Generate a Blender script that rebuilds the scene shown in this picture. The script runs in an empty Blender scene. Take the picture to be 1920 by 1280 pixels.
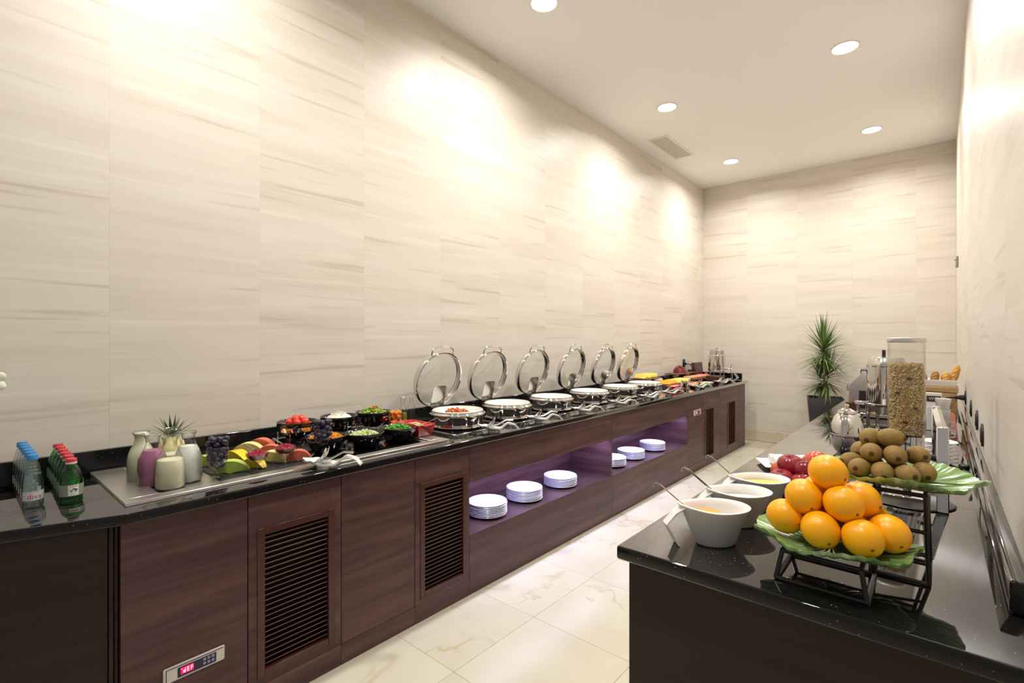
import bpy, bmesh, math, random
from mathutils import Matrix, Vector, Euler
R = math.radians
random.seed(7)
scene = bpy.context.scene
C = scene.collection

# ------------------------------------------------------------------ camera, world, exposure
YAW = math.atan(802.0 / 926.0)
cam_d = bpy.data.cameras.new('camera')
cam_d.sensor_width = 36.0
cam_d.lens = 926.0 / 1920.0 * 36.0
cam_d.shift_y = -5.0 / 1920.0
cam_d.clip_start = 0.02
cam = bpy.data.objects.new('camera', cam_d)
cam.location = (0, 0, 1.55)
cam.rotation_euler = (R(90), 0, YAW)
C.objects.link(cam)
scene.camera = cam

w = bpy.data.worlds.new('world')
scene.world = w
w.use_nodes = True
w.node_tree.nodes['Background'].inputs[0].default_value = (1.0, 0.95, 0.89, 1)
w.node_tree.nodes['Background'].inputs[1].default_value = 0.28
scene.view_settings.view_transform = 'Standard'
scene.view_settings.look = 'None'
scene.view_settings.gamma = 1.0
scene.view_settings.use_curve_mapping = False
scene.view_settings.exposure = 0.28
scene.cycles.caustics_reflective = False
scene.cycles.caustics_refractive = False
scene.cycles.sample_clamp_indirect = 4.0
scene.cycles.max_bounces = 10
scene.cycles.transparent_max_bounces = 24
LAMP_W = 22.5
LAMP_COL = (1.0, 0.965, 0.91)
CEIL = 3.99
H = 0.945                                   # worktop height
WL, WB, WR = -2.91, 8.14, 0.15              # left wall, back wall, right wall

# ------------------------------------------------------------------ materials
MATS = {}
def newmat(name):
    m = bpy.data.materials.new(name)
    m.use_nodes = True
    nt = m.node_tree
    return m, nt, nt.nodes['Principled BSDF'], nt.nodes, nt.links

def plain(name, col, rough=0.5, metal=0.0, spec=0.5, emis=None, es=0.0, coat=0.0, var=0.0, vscale=30.0, sss=0.0, bump=0.0):
    m, nt, b, n, l = newmat(name)
    b.inputs['Base Color'].default_value = (*col, 1)
    b.inputs['Roughness'].default_value = rough
    b.inputs['Metallic'].default_value = metal
    b.inputs['Specular IOR Level'].default_value = spec
    b.inputs['Coat Weight'].default_value = coat
    b.inputs['Coat Roughness'].default_value = 0.05
    if sss:
        b.inputs['Subsurface Weight'].default_value = sss
        b.inputs['Subsurface Radius'].default_value = (0.01, 0.006, 0.004)
    if emis:
        b.inputs['Emission Color'].default_value = (*emis, 1)
        b.inputs['Emission Strength'].default_value = es
    if var or bump:
        tc = n.new('ShaderNodeTexCoord'); no = n.new('ShaderNodeTexNoise')
        no.inputs['Scale'].default_value = vscale; no.inputs['Detail'].default_value = 4
        l.new(tc.outputs['Object'], no.inputs['Vector'])
        if var:
            mx = n.new('ShaderNodeMix'); mx.data_type = 'RGBA'; mx.blend_type = 'MIX'
            mx.inputs[6].default_value = (*[max(0, c * (1 - var)) for c in col], 1)
            mx.inputs[7].default_value = (*[min(1, c * (1 + var)) for c in col], 1)
            l.new(no.outputs['Fac'], mx.inputs[0]); l.new(mx.outputs[2], b.inputs['Base Color'])
        if bump:
            bp = n.new('ShaderNodeBump'); bp.inputs['Strength'].default_value = bump; bp.inputs['Distance'].default_value = 0.002
            l.new(no.outputs['Fac'], bp.inputs['Height']); l.new(bp.outputs['Normal'], b.inputs['Normal'])
    MATS[name] = m
    return m

def ramp(n, stops):
    r = n.new('ShaderNodeValToRGB')
    e = r.color_ramp.elements
    while len(e) < len(stops): e.new(0.5)
    for k, (p, c) in enumerate(stops):
        e[k].position = p; e[k].color = (*c, 1)
    return r

def streak(name, stops, sc, rough, seedscale=37.0, distort=0.3, spec=0.5, coords='Object', line=None, fine=None):
    """horizontal streaks (wall covering, wood grain): stretched noise, a different cut for every object"""
    m, nt, b, n, l = newmat(name)
    tc = n.new('ShaderNodeTexCoord'); oi = n.new('ShaderNodeObjectInfo')
    mu = n.new('ShaderNodeMath'); mu.operation = 'MULTIPLY'; mu.inputs[1].default_value = seedscale
    l.new(oi.outputs['Random'], mu.inputs[0])
    cb = n.new('ShaderNodeCombineXYZ')
    for k in range(3): l.new(mu.outputs[0], cb.inputs[k])
    ad = n.new('ShaderNodeVectorMath'); ad.operation = 'ADD'
    l.new(tc.outputs[coords], ad.inputs[0]); l.new(cb.outputs[0], ad.inputs[1])
    mp = n.new('ShaderNodeMapping'); mp.inputs['Scale'].default_value = sc
    l.new(ad.outputs[0], mp.inputs['Vector'])
    no = n.new('ShaderNodeTexNoise'); no.inputs['Scale'].default_value = 1.0; no.inputs['Detail'].default_value = 7
    no.inputs['Roughness'].default_value = 0.55; no.inputs['Distortion'].default_value = distort
    l.new(mp.outputs[0], no.inputs['Vector'])
    rp = ramp(n, stops); l.new(no.outputs['Fac'], rp.inputs[0])
    out = rp.outputs[0]
    if line:
        mp2 = n.new('ShaderNodeMapping'); mp2.inputs['Scale'].default_value = line[0]
        l.new(ad.outputs[0], mp2.inputs['Vector'])
        n2 = n.new('ShaderNodeTexNoise'); n2.inputs['Scale'].default_value = 1.0; n2.inputs['Detail'].default_value = 3; n2.inputs['Distortion'].default_value = 0.2
        l.new(mp2.outputs[0], n2.inputs['Vector'])
        r2 = ramp(n, line[1]); l.new(n2.outputs['Fac'], r2.inputs[0])
        mx = n.new('ShaderNodeMix'); mx.data_type = 'RGBA'; mx.blend_type = 'MULTIPLY'; mx.inputs[0].default_value = 1.0
        l.new(out, mx.inputs[6]); l.new(r2.outputs[0], mx.inputs[7]); out = mx.outputs[2]
    l.new(out, b.inputs['Base Color'])
    b.inputs['Roughness'].default_value = rough
    b.inputs['Specular IOR Level'].default_value = spec
    MATS[name] = m
    return m

def granite(name):
    m, nt, b, n, l = newmat(name)
    geo = n.new('ShaderNodeNewGeometry')
    v = n.new('ShaderNodeTexVoronoi'); v.inputs['Scale'].default_value = 62.0
    l.new(geo.outputs['Position'], v.inputs['Vector'])
    rp = ramp(n, [(0.0, (1, 1, 1)), (0.06, (1, 1, 1)), (0.10, (0, 0, 0))])
    l.new(v.outputs['Distance'], rp.inputs[0])
    n2 = n.new('ShaderNodeTexNoise'); n2.inputs['Scale'].default_value = 9.0; n2.inputs['Detail'].default_value = 2
    l.new(geo.outputs['Position'], n2.inputs['Vector'])
    r2 = ramp(n, [(0.44, (0, 0, 0)), (0.60, (1, 1, 1))]); l.new(n2.outputs['Fac'], r2.inputs[0])
    mu = n.new('ShaderNodeMath'); mu.operation = 'MULTIPLY'
    l.new(rp.outputs[0], mu.inputs[0]); l.new(r2.outputs[0], mu.inputs[1])
    mx = n.new('ShaderNodeMix'); mx.data_type = 'RGBA'
    mx.inputs[6].default_value = (0.010, 0.0095, 0.010, 1); mx.inputs[7].default_value = (0.55, 0.55, 0.6, 1)
    l.new(mu.outputs[0], mx.inputs[0]); l.new(mx.outputs[2], b.inputs['Base Color'])
    b.inputs['Roughness'].default_value = 0.5
    b.inputs['Specular IOR Level'].default_value = 0.0
    gl = n.new('ShaderNodeBsdfGlossy'); gl.inputs['Roughness'].default_value = 0.035; gl.inputs[0].default_value = (0.96, 0.96, 0.97, 1)
    lw = n.new('ShaderNodeLayerWeight'); lw.inputs[0].default_value = 0.5
    pw = n.new('ShaderNodeMath'); pw.operation = 'POWER'; pw.inputs[1].default_value = 2.5; l.new(lw.outputs['Facing'], pw.inputs[0])
    ma = n.new('ShaderNodeMath'); ma.operation = 'MULTIPLY_ADD'; ma.inputs[1].default_value = 0.95; ma.inputs[2].default_value = 0.022; l.new(pw.outputs[0], ma.inputs[0])
    ms = n.new('ShaderNodeMixShader'); l.new(ma.outputs[0], ms.inputs[0]); l.new(b.outputs[0], ms.inputs[1]); l.new(gl.outputs[0], ms.inputs[2])
    l.new(ms.outputs[0], n['Material Output'].inputs[0])
    MATS[name] = m

def marble(name, base, dark, rough):
    m, nt, b, n, l = newmat(name)
    tc = n.new('ShaderNodeTexCoord'); oi = n.new('ShaderNodeObjectInfo')
    mu = n.new('ShaderNodeMath'); mu.operation = 'MULTIPLY'; mu.inputs[1].default_value = 50
    l.new(oi.outputs['Random'], mu.inputs[0])
    ad = n.new('ShaderNodeVectorMath'); ad.operation = 'ADD'
    l.new(tc.outputs['Object'], ad.inputs[0]); l.new(mu.outputs[0], ad.inputs[1])
    no = n.new('ShaderNodeTexNoise'); no.inputs['Scale'].default_value = 1.7; no.inputs['Detail'].default_value = 5; no.inputs['Distortion'].default_value = 0.5
    l.new(ad.outputs[0], no.inputs['Vector'])
    rp = ramp(n, [(0.3, dark), (0.65, base)]); l.new(no.outputs['Fac'], rp.inputs[0])
    n2 = n.new('ShaderNodeTexNoise'); n2.inputs['Scale'].default_value = 1.5; n2.inputs['Detail'].default_value = 6; n2.inputs['Distortion'].default_value = 0.9
    l.new(ad.outputs[0], n2.inputs['Vector'])
    r2 = ramp(n, [(0.485, (1, 1, 1)), (0.497, (0.86, 0.80, 0.66)), (0.502, (0.86, 0.80, 0.66)), (0.512, (1, 1, 1))]); l.new(n2.outputs['Fac'], r2.inputs[0])
    n3 = n.new('ShaderNodeTexNoise'); n3.inputs['Scale'].default_value = 2.3
    l.new(ad.outputs[0], n3.inputs['Vector'])
    r3 = ramp(n, [(0.5, (0, 0, 0)), (0.6, (1, 1, 1))]); l.new(n3.outputs['Fac'], r3.inputs[0])
    mx = n.new('ShaderNodeMix'); mx.data_type = 'RGBA'; mx.blend_type = 'MULTIPLY'
    l.new(r3.outputs[0], mx.inputs[0]); l.new(rp.outputs[0], mx.inputs[6]); l.new(r2.outputs[0], mx.inputs[7])
    l.new(mx.outputs[2], b.inputs['Base Color'])
    b.inputs['Roughness'].default_value = rough
    MATS[name] = m

def thin_glass(name, tint=(1, 1, 1), refl=1.0, rough=0.0, edge=0.28):
    """thin clear wall of glass: straight-through transmission plus fresnel reflection"""
    m = bpy.data.materials.new(name); m.use_nodes = True
    n, l = m.node_tree.nodes, m.node_tree.links
    n.remove(n['Principled BSDF'])
    tr = n.new('ShaderNodeBsdfTransparent'); tr.inputs[0].default_value = (*tint, 1)
    gl = n.new('ShaderNodeBsdfGlossy'); gl.inputs['Roughness'].default_value = rough; gl.inputs[0].default_value = (1, 1, 1, 1)
    lw = n.new('ShaderNodeLayerWeight'); lw.inputs[0].default_value = 0.5
    pw = n.new('ShaderNodeMath'); pw.operation = 'POWER'; pw.inputs[1].default_value = 4.0
    l.new(lw.outputs['Facing'], pw.inputs[0])
    cr = n.new('ShaderNodeMix'); cr.data_type = 'RGBA'
    p2 = n.new('ShaderNodeMath'); p2.operation = 'POWER'; p2.inputs[1].default_value = 2.6
    l.new(lw.outputs['Facing'], p2.inputs[0]); l.new(p2.outputs[0], cr.inputs[0])
    cr.inputs[6].default_value = (*tint, 1); cr.inputs[7].default_value = (*[c * edge for c in tint], 1)
    l.new(cr.outputs[2], tr.inputs[0])
    mu = n.new('ShaderNodeMath'); mu.operation = 'MULTIPLY_ADD'; mu.inputs[1].default_value = 0.80 * refl; mu.inputs[2].default_value = 0.045 * refl
    mu.use_clamp = True
    l.new(pw.outputs[0], mu.inputs[0])
    ms = n.new('ShaderNodeMixShader')
    l.new(mu.outputs[0], ms.inputs[0]); l.new(tr.outputs[0], ms.inputs[1]); l.new(gl.outputs[0], ms.inputs[2])
    l.new(ms.outputs[0], n['Material Output'].inputs[0])
    MATS[name] = m

streak('wall_paper', [(0.25, (0.63, 0.565, 0.485)), (0.45, (0.69, 0.63, 0.55)), (0.6, (0.72, 0.665, 0.59)), (0.8, (0.76, 0.715, 0.645))],
       (1.0, 0.55, 8.5), 0.42, distort=0.22, spec=0.35,
       line=((1.0, 0.8, 24.0), [(0.30, (0.84, 0.82, 0.79)), (0.39, (1, 1, 1)), (0.62, (1, 1, 1)), (0.70, (1.07, 1.07, 1.07))]))
streak('wood_dark', [(0.28, (0.040, 0.017, 0.018)), (0.5, (0.082, 0.036, 0.036)), (0.72, (0.128, 0.062, 0.058))],
       (1.5, 1.3, 17.0), 0.38, distort=0.5, spec=0.4)
streak('wood_shelf', [(0.25, (0.046, 0.026, 0.026)), (0.75, (0.110, 0.062, 0.060))], (1.5, 1.3, 17.0), 0.20, distort=0.5, spec=0.7)
streak('wood_red', [(0.3, (0.045, 0.014, 0.011)), (0.7, (0.085, 0.027, 0.021))], (2, 2, 20), 0.3, distort=0.3)
streak('wood_slat', [(0.3, (0.14, 0.06, 0.045)), (0.7, (0.22, 0.10, 0.08))], (2, 2, 20), 0.35, distort=0.3)  # red wood lightened for the slats, their lit front edges put into the colour
streak('wood_espresso', [(0.25, (0.014, 0.0065, 0.005)), (0.75, (0.034, 0.0165, 0.0135))], (1.3, 1.3, 20.0), 0.45, distort=0.4, spec=0.3)
streak('wood_light', [(0.3, (0.42, 0.25, 0.10)), (0.7, (0.56, 0.36, 0.16))], (3, 3, 30), 0.45)
streak('wood_board', [(0.3, (0.10, 0.035, 0.018)), (0.7, (0.19, 0.07, 0.035))], (8, 8, 40), 0.4)
granite('granite')
marble('floor_marble', (0.66, 0.625, 0.50), (0.60, 0.555, 0.43), 0.24)
marble('base_marble', (0.74, 0.66, 0.52), (0.64, 0.56, 0.43), 0.25)
thin_glass('glass_clear', (0.97, 0.98, 0.97), 1.0)
thin_glass('glass_lip', (0.86, 0.90, 0.86), 2.4)
thin_glass('glass_lid', (0.93, 0.94, 0.92), 0.8)
thin_glass('glass_green', (0.22, 0.72, 0.26), 1.0)
thin_glass('glass_water', (0.92, 0.96, 0.97), 1.2)
thin_glass('green_water', (0.70, 0.95, 0.70), 0.5)
thin_glass('acrylic', (0.96, 0.96, 0.95), 0.6, edge=0.8)
plain('ceiling_paint', (0.90, 0.885, 0.865), 0.9, spec=0.1)
plain('wall_back_paint', (0.6, 0.54, 0.45), 0.6)
plain('grout', (0.45, 0.40, 0.31), 0.8)
plain('joint_dark', (0.10, 0.085, 0.07), 0.8)
plain('white_metal', (0.82, 0.80, 0.77), 0.4)
plain('vent_white', (0.66, 0.62, 0.56), 0.5)
plain('vent_dark', (0.20, 0.18, 0.15), 0.8)
plain('lamp_glow', (1, 1, 1), 0.5, emis=(1.0, 0.96, 0.90), es=14.0)
plain('steel', (0.62, 0.60, 0.57), 0.16, 1.0)
plain('steel_brushed', (0.76, 0.735, 0.70), 0.36, 1.0)
plain('chrome', (0.74, 0.72, 0.70), 0.045, 1.0)
plain('black_gloss', (0.010, 0.010, 0.011), 0.12, coat=0.5)
plain('black_plastic', (0.014, 0.014, 0.015), 0.38)
plain('black_metal', (0.012, 0.011, 0.010), 0.35)
plain('black_glass', (0.006, 0.006, 0.007), 0.05)
plain('slate', (0.022, 0.024, 0.022), 0.55, var=0.5, vscale=60)
plain('dark_void', (0.006, 0.005, 0.005), 0.8)
plain('porcelain', (0.80, 0.79, 0.77), 0.14, coat=0.4)
plain('porcelain_warm', (0.74, 0.72, 0.68), 0.25, coat=0.2)
plain('melamine', (0.86, 0.84, 0.81), 0.28, coat=0.2)
plain('plate_white', (0.78, 0.77, 0.79), 0.18, coat=0.4)
plain('led', (1, 1, 1), 0.5, emis=(0.58, 0.56, 1.0), es=10.0)
plain('led_red', (0.1, 0, 0.02), 0.4, emis=(1.0, 0.30, 0.45), es=3.2)
plain('led_field', (0.30, 0.0, 0.05), 0.4, emis=(0.75, 0.0, 0.09), es=0.8)
plain('panel_navy', (0.016, 0.014, 0.05), 0.25)
plain('button_grey', (0.26, 0.29, 0.40), 0.4)
plain('control_white', (0.62, 0.58, 0.54), 0.4)
plain('cap_blue', (0.03, 0.22, 0.55), 0.3)
plain('cap_red', (0.55, 0.03, 0.04), 0.3)
plain('cap_ring', (0.72, 0.68, 0.60), 0.4)
plain('label_clear', (0.62, 0.66, 0.66), 0.35)
plain('label_sage', (0.24, 0.30, 0.20), 0.4)
plain('print_red', (0.62, 0.03, 0.07), 0.4)
plain('print_green', (0.012, 0.08, 0.045), 0.4)
plain('print_white', (0.75, 0.74, 0.70), 0.4)
plain('juice_cream', (0.88, 0.83, 0.58), 0.35)
plain('juice_cream_pale', (0.80, 0.79, 0.56), 0.35)
plain('juice_purple', (0.42, 0.13, 0.26), 0.35)
plain('milk', (0.90, 0.92, 0.84), 0.35)
plain('oil', (0.30, 0.27, 0.02), 0.1)
plain('grape', (0.030, 0.022, 0.055), 0.34, var=0.7, vscale=40)
plain('stem_green', (0.12, 0.16, 0.04), 0.6)
plain('honeydew', (0.52, 0.70, 0.13), 0.3, var=0.12)
plain('melon_yellow', (0.95, 0.64, 0.015), 0.3, var=0.1)
plain('pineapple', (0.86, 0.77, 0.32), 0.4, var=0.15)
plain('watermelon', (0.85, 0.20, 0.12), 0.35, var=0.2)
plain('pomegranate', (0.30, 0.012, 0.035), 0.18, var=0.4, vscale=100)
plain('tomato', (0.72, 0.045, 0.018), 0.18, coat=0.3)
plain('tomato_orange', (0.90, 0.27, 0.012), 0.18, coat=0.3)
plain('cheese_white', (0.74, 0.74, 0.64), 0.6, bump=0.6, vscale=120)
plain('salad_green', (0.32, 0.45, 0.07), 0.45, var=0.5, vscale=40)
plain('salad_pale', (0.52, 0.60, 0.28), 0.45, var=0.3, vscale=60)
plain('salad_red', (0.68, 0.11, 0.035), 0.4)
plain('carrot', (0.88, 0.32, 0.015), 0.5, var=0.2, vscale=60)
plain('herb', (0.10, 0.34, 0.03), 0.45, var=0.4, vscale=60)
plain('couscous', (0.72, 0.62, 0.33), 0.6, var=0.2, vscale=100)
plain('dish_red', (0.52, 0.014, 0.022), 0.16, coat=0.4)
plain('stew', (0.42, 0.15, 0.03), 0.4, var=0.7, vscale=60)
plain('cheese_yellow', (0.85, 0.66, 0.13), 0.45, var=0.12)
plain('cheese_orange', (0.85, 0.36, 0.02), 0.4, var=0.15)
plain('ham', (0.66, 0.27, 0.18), 0.45, var=0.2)
plain('salami', (0.20, 0.028, 0.018), 0.45, var=0.6, vscale=90)
plain('salmon', (0.86, 0.30, 0.11), 0.35, var=0.15)
plain('leather_brown', (0.085, 0.026, 0.020), 0.35)
plain('cord_black', (0.012, 0.012, 0.012), 0.5)
plain('napkin', (0.76, 0.76, 0.74), 0.8)
def leaf_mat():
    m, nt, b, n, l = newmat('leaf_plate')
    tc = n.new('ShaderNodeTexCoord'); gr_ = n.new('ShaderNodeTexGradient'); gr_.gradient_type = 'RADIAL'
    l.new(tc.outputs['Object'], gr_.inputs[0])
    ln = n.new('ShaderNodeVectorMath'); ln.operation = 'LENGTH'; l.new(tc.outputs['Object'], ln.inputs[0])
    m1 = n.new('ShaderNodeMath'); m1.operation = 'MULTIPLY'; m1.inputs[1].default_value = 46.0; l.new(gr_.outputs['Fac'], m1.inputs[0])
    m2 = n.new('ShaderNodeMath'); m2.operation = 'MULTIPLY'; m2.inputs[1].default_value = 9.0; l.new(ln.outputs['Value'], m2.inputs[0])
    cb = n.new('ShaderNodeCombineXYZ'); l.new(m1.outputs[0], cb.inputs[0]); l.new(m2.outputs[0], cb.inputs[1])
    no = n.new('ShaderNodeTexNoise'); no.inputs['Scale'].default_value = 1.0; no.inputs['Detail'].default_value = 3
    l.new(cb.outputs[0], no.inputs['Vector'])
    rp = ramp(n, [(0.30, (0.085, 0.20, 0.045)), (0.52, (0.20, 0.35, 0.11)), (0.70, (0.42, 0.55, 0.29))]); l.new(no.outputs['Fac'], rp.inputs[0])
    l.new(rp.outputs[0], b.inputs['Base Color']); b.inputs['Roughness'].default_value = 0.14; b.inputs['Coat Weight'].default_value = 0.6; b.inputs['Coat Roughness'].default_value = 0.04
    MATS['leaf_plate'] = m
leaf_mat()
plain('orange_peel', (1.0, 0.44, 0.0), 0.36, coat=0.05, bump=0.15, vscale=220)
plain('orange_navel', (0.20, 0.10, 0.01), 0.6)
plain('kiwi_skin', (0.27, 0.165, 0.042), 0.75, var=0.35, vscale=90, bump=0.25)
plain('kiwi_tip', (0.07, 0.04, 0.016), 0.9)
plain('apple_red', (0.28, 0.012, 0.028), 0.2, coat=0.3, var=0.5, vscale=14)
plain('apple_orange', (0.62, 0.075, 0.02), 0.22, coat=0.3, var=0.5, vscale=14)
plain('granola', (0.72, 0.53, 0.27), 0.7, var=0.45, vscale=90)
plain('granola_core', (0.45, 0.31, 0.14), 0.8, var=0.4, vscale=120)
plain('raisin', (0.05, 0.022, 0.014), 0.5)
plain('bread', (0.55, 0.27, 0.055), 0.6, var=0.4, vscale=26)
plain('bread_brown', (0.29, 0.15, 0.045), 0.7, var=0.4, vscale=26)
plain('bread_score', (0.66, 0.40, 0.11), 0.6)
plain('machine_grey', (0.34, 0.32, 0.30), 0.35, 0.6)
plain('plant_leaf', (0.095, 0.165, 0.045), 0.4, var=0.5, vscale=6)
plain('plant_leaf_light', (0.22, 0.30, 0.09), 0.45, var=0.4, vscale=6)
plain('trunk', (0.20, 0.16, 0.10), 0.8)
plain('planter', (0.018, 0.016, 0.018), 0.4)
plain('soil', (0.03, 0.022, 0.015), 0.9)
plain('pineapple_leaf', (0.045, 0.095, 0.035), 0.45)
plain('petal', (0.80, 0.82, 0.70), 0.5)
plain('packet', (0.62, 0.60, 0.40), 0.5)
M = MATS

# ------------------------------------------------------------------ mesh builder
class MB:
    def __init__(s): s.v = []; s.f = []
    def add(s, verts, faces, xf=None):
        o = len(s.v)
        s.v += [tuple(xf @ Vector(p)) if xf is not None else tuple(p) for p in verts]
        s.f += [tuple(i + o for i in f) for f in faces]
        return s
    def box(s, x0, x1, y0, y1, z0, z1, xf=None):
        v = [(x, y, z) for x in (x0, x1) for y in (y0, y1) for z in (z0, z1)]
        return s.add(v, [(0, 1, 3, 2), (4, 6, 7, 5), (0, 4, 5, 1), (2, 3, 7, 6), (0, 2, 6, 4), (1, 5, 7, 3)], xf)
    def rbox(s, x0, x1, y0, y1, z0, z1, b=0.003, xf=None):
        lo, hi = (x0, y0, z0), (x1, y1, z1)
        v = []; ix = {}
        for sx in (0, 1):
            for sy in (0, 1):
                for sz in (0, 1):
                    sg = (sx, sy, sz)
                    for a in range(3):
                        p = []
                        for k in range(3):
                            q = hi[k] if sg[k] else lo[k]
                            if k != a: q += -b if sg[k] else b
                            p.append(q)
                        ix[(sg, a)] = len(v); v.append(tuple(p))
        f = []
        for a in range(3):
            o = [k for k in range(3) if k != a]
            for sg in (0, 1):
                def key(i, j):
                    t = [0, 0, 0]; t[a] = sg; t[o[0]] = i; t[o[1]] = j; return ix[(tuple(t), a)]
                f.append((key(0, 0), key(1, 0), key(1, 1), key(0, 1)))
        for a in range(3):
            o = [k for k in range(3) if k != a]
            for i in (0, 1):
                for j in (0, 1):
                    t0 = [0, 0, 0]; t0[o[0]] = i; t0[o[1]] = j; t1 = list(t0); t1[a] = 1
                    f.append((ix[(tuple(t0), o[0])], ix[(tuple(t1), o[0])], ix[(tuple(t1), o[1])], ix[(tuple(t0), o[1])]))
        for sx in (0, 1):
            for sy in (0, 1):
                for sz in (0, 1): f.append(tuple(ix[((sx, sy, sz), a)] for a in range(3)))
        return s.add(v, f, xf)
    def lathe(s, prof, n=28, c=(0, 0, 0), sx=1.0, sy=1.0, closed=False, xf=None):
        v = []; rows = []
        for r, z in prof:
            if r < 1e-6:
                rows.append([len(v)] * n); v.append((c[0], c[1], c[2] + z))
            else:
                rows.append(list(range(len(v), len(v) + n)))
                v += [(c[0] + sx * r * math.cos(2 * math.pi * k / n), c[1] + sy * r * math.sin(2 * math.pi * k / n), c[2] + z) for k in range(n)]
        f = []
        pr = list(zip(rows[:-1], rows[1:])) + ([(rows[-1], rows[0])] if closed else [])
        for a, b in pr:
            for k in range(n):
                j = (k + 1) % n
                q = []
                for i in (a[k], a[j], b[j], b[k]):
                    if i not in q: q.append(i)
                if len(q) > 2: f.append(tuple(q))
        return s.add(v, f, xf)
    def tube(s, pts, r, n=8, closed=False, caps=True, xf=None):
        P = [Vector(p) for p in pts]; N = len(P)
        rr = r if isinstance(r, (list, tuple)) else [r] * N
        v = []; up = None
        for i in range(N):
            if closed: t = P[(i + 1) % N] - P[i - 1]
            else: t = P[min(i + 1, N - 1)] - P[max(i - 1, 0)]
            t.normalize()
            if up is None:
                up = Vector((0, 0, 1)) if abs(t.z) < 0.9 else Vector((1, 0, 0))
            a = t.cross(up); 
            if a.length < 1e-5: a = t.orthogonal()
            a.normalize(); b = a.cross(t); up = b
            v += [tuple(P[i] + (a * math.cos(2 * math.pi * k / n) + b * math.sin(2 * math.pi * k / n)) * rr[i]) for k in range(n)]
        f = []
        for i in range(N if closed else N - 1):
            j = (i + 1) % N
            f += [(i * n + k, i * n + (k + 1) % n, j * n + (k + 1) % n, j * n + k) for k in range(n)]
        if caps and not closed:
            f.append(tuple(range(n))); f.append(tuple((N - 1) * n + k for k in range(n)))
        return s.add(v, f, xf)
    def ball(s, c, r, nu=12, nv=8, xf=None, rot=None):
        rx, ry, rz = r if isinstance(r, (list, tuple)) else (r, r, r)
        v = [(0, 0, rz)]; 
        for i in range(1, nv):
            t = math.pi * i / nv
            v += [(rx * math.sin(t) * math.cos(2 * math.pi * k / nu), ry * math.sin(t) * math.sin(2 * math.pi * k / nu), rz * math.cos(t)) for k in range(nu)]
        v.append((0, 0, -rz))
        f = [(0, 1 + k, 1 + (k + 1) % nu) for k in range(nu)]
        for i in range(nv - 2):
            a = 1 + i * nu
            f += [(a + k, a + (k + 1) % nu, a + nu + (k + 1) % nu, a + nu + k) for k in range(nu)]
        L = len(v) - 1; a = 1 + (nv - 2) * nu
        f += [(L, a + (k + 1) % nu, a + k) for k in range(nu)]
        mt = Matrix.Translation(c) @ (rot.to_matrix().to_4x4() if rot is not None else Matrix())
        return s.add(v, f, (xf @ mt) if xf is not None else mt)
    def prism(s, poly, z0, z1, xf=None):
        n = len(poly)
        v = [(x, y, z0) for x, y in poly] + [(x, y, z1) for x, y in poly]
        return s.add(v, [tuple(range(n)), tuple(range(n, 2 * n))] + [(k, (k + 1) % n, n + (k + 1) % n, n + k) for k in range(n)], xf)
    def grid(s, fn, nu, nv, thick=0.0, xf=None):
        """surface fn(u,v), u,v in 0..1, given a thickness downwards when thick > 0"""
        top = [fn(i / nu, j / nv) for i in range(nu + 1) for j in range(nv + 1)]
        idx = lambda i, j: i * (nv + 1) + j
        f = [(idx(i, j), idx(i + 1, j), idx(i + 1, j + 1), idx(i, j + 1)) for i in range(nu) for j in range(nv)]
        v = list(top)
        if thick:
            L = len(v)
            v += [(x, y, z - thick) for x, y, z in top]
            f += [tuple(L + q for q in reversed(t)) for t in f]
            ring = [idx(i, 0) for i in range(nu + 1)] + [idx(nu, j) for j in range(1, nv + 1)] + [idx(i, nv) for i in range(nu - 1, -1, -1)] + [idx(0, j) for j in range(nv - 1, 0, -1)]
            for a, b in zip(ring, ring[1:] + ring[:1]): f.append((a, b, L + b, L + a))
        return s.add(v, f, xf)
    def mesh(s, name, mat, sharp=38, bevel=0.0, bseg=3, recalc=True):
        me = bpy.data.meshes.new(name)
        me.from_pydata(s.v, [], s.f)
        if recalc or bevel:
            bm = bmesh.new(); bm.from_mesh(me)
            if recalc: bmesh.ops.recalc_face_normals(bm, faces=bm.faces[:])
            if bevel: bmesh.ops.bevel(bm, geom=bm.edges[:], offset=bevel, segments=bseg, profile=0.5, affect='EDGES', clamp_overlap=True)
            bm.to_mesh(me); bm.free()
        for p in me.polygons: p.use_smooth = True
        me.set_sharp_from_angle(angle=R(sharp))
        if mat is not None: me.materials.append(M[mat] if isinstance(mat, str) else mat)
        return me
    def build(s, name, mat, parent=None, loc=(0, 0, 0), rz=0.0, world=False, **k):
        if world and parent is not None:
            p = parent.location
            s.v = [(x - p[0], y - p[1], z - p[2]) for x, y, z in s.v]
        return link(name, s.mesh(name, mat, **k), parent, loc, rz)

def link(name, me, parent=None, loc=(0, 0, 0), rz=0.0):
    o = bpy.data.objects.new(name, me)
    C.objects.link(o)
    if parent is not None: o.parent = parent
    o.location = loc
    o.rotation_euler = (0, 0, rz)
    return o

def tag(o, label, cat, group=None, kind=None):
    o['label'] = label; o['category'] = cat
    if group: o['group'] = group
    if kind: o['kind'] = kind
    return o

def thing(name, label, cat, loc=(0, 0, 0), rz=0.0, group=None):
    o = bpy.data.objects.new(name, None)
    o.empty_display_size = 0.05
    C.objects.link(o); o.location = loc; o.rotation_euler = (0, 0, rz)
    return tag(o, label, cat, group)

def dup(root, loc=None, rz=None, label=None, group=None):
    r = root.copy(); C.objects.link(r)
    if loc is not None: r.location = loc
    if rz is not None: r.rotation_euler = (0, 0, rz)
    if label: r['label'] = label
    if group: r['group'] = group
    for ch in list(root.children):
        c = ch.copy(); C.objects.link(c); c.parent = r
        for g in list(ch.children):
            d = g.copy(); C.objects.link(d); d.parent = c
    return r

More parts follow.
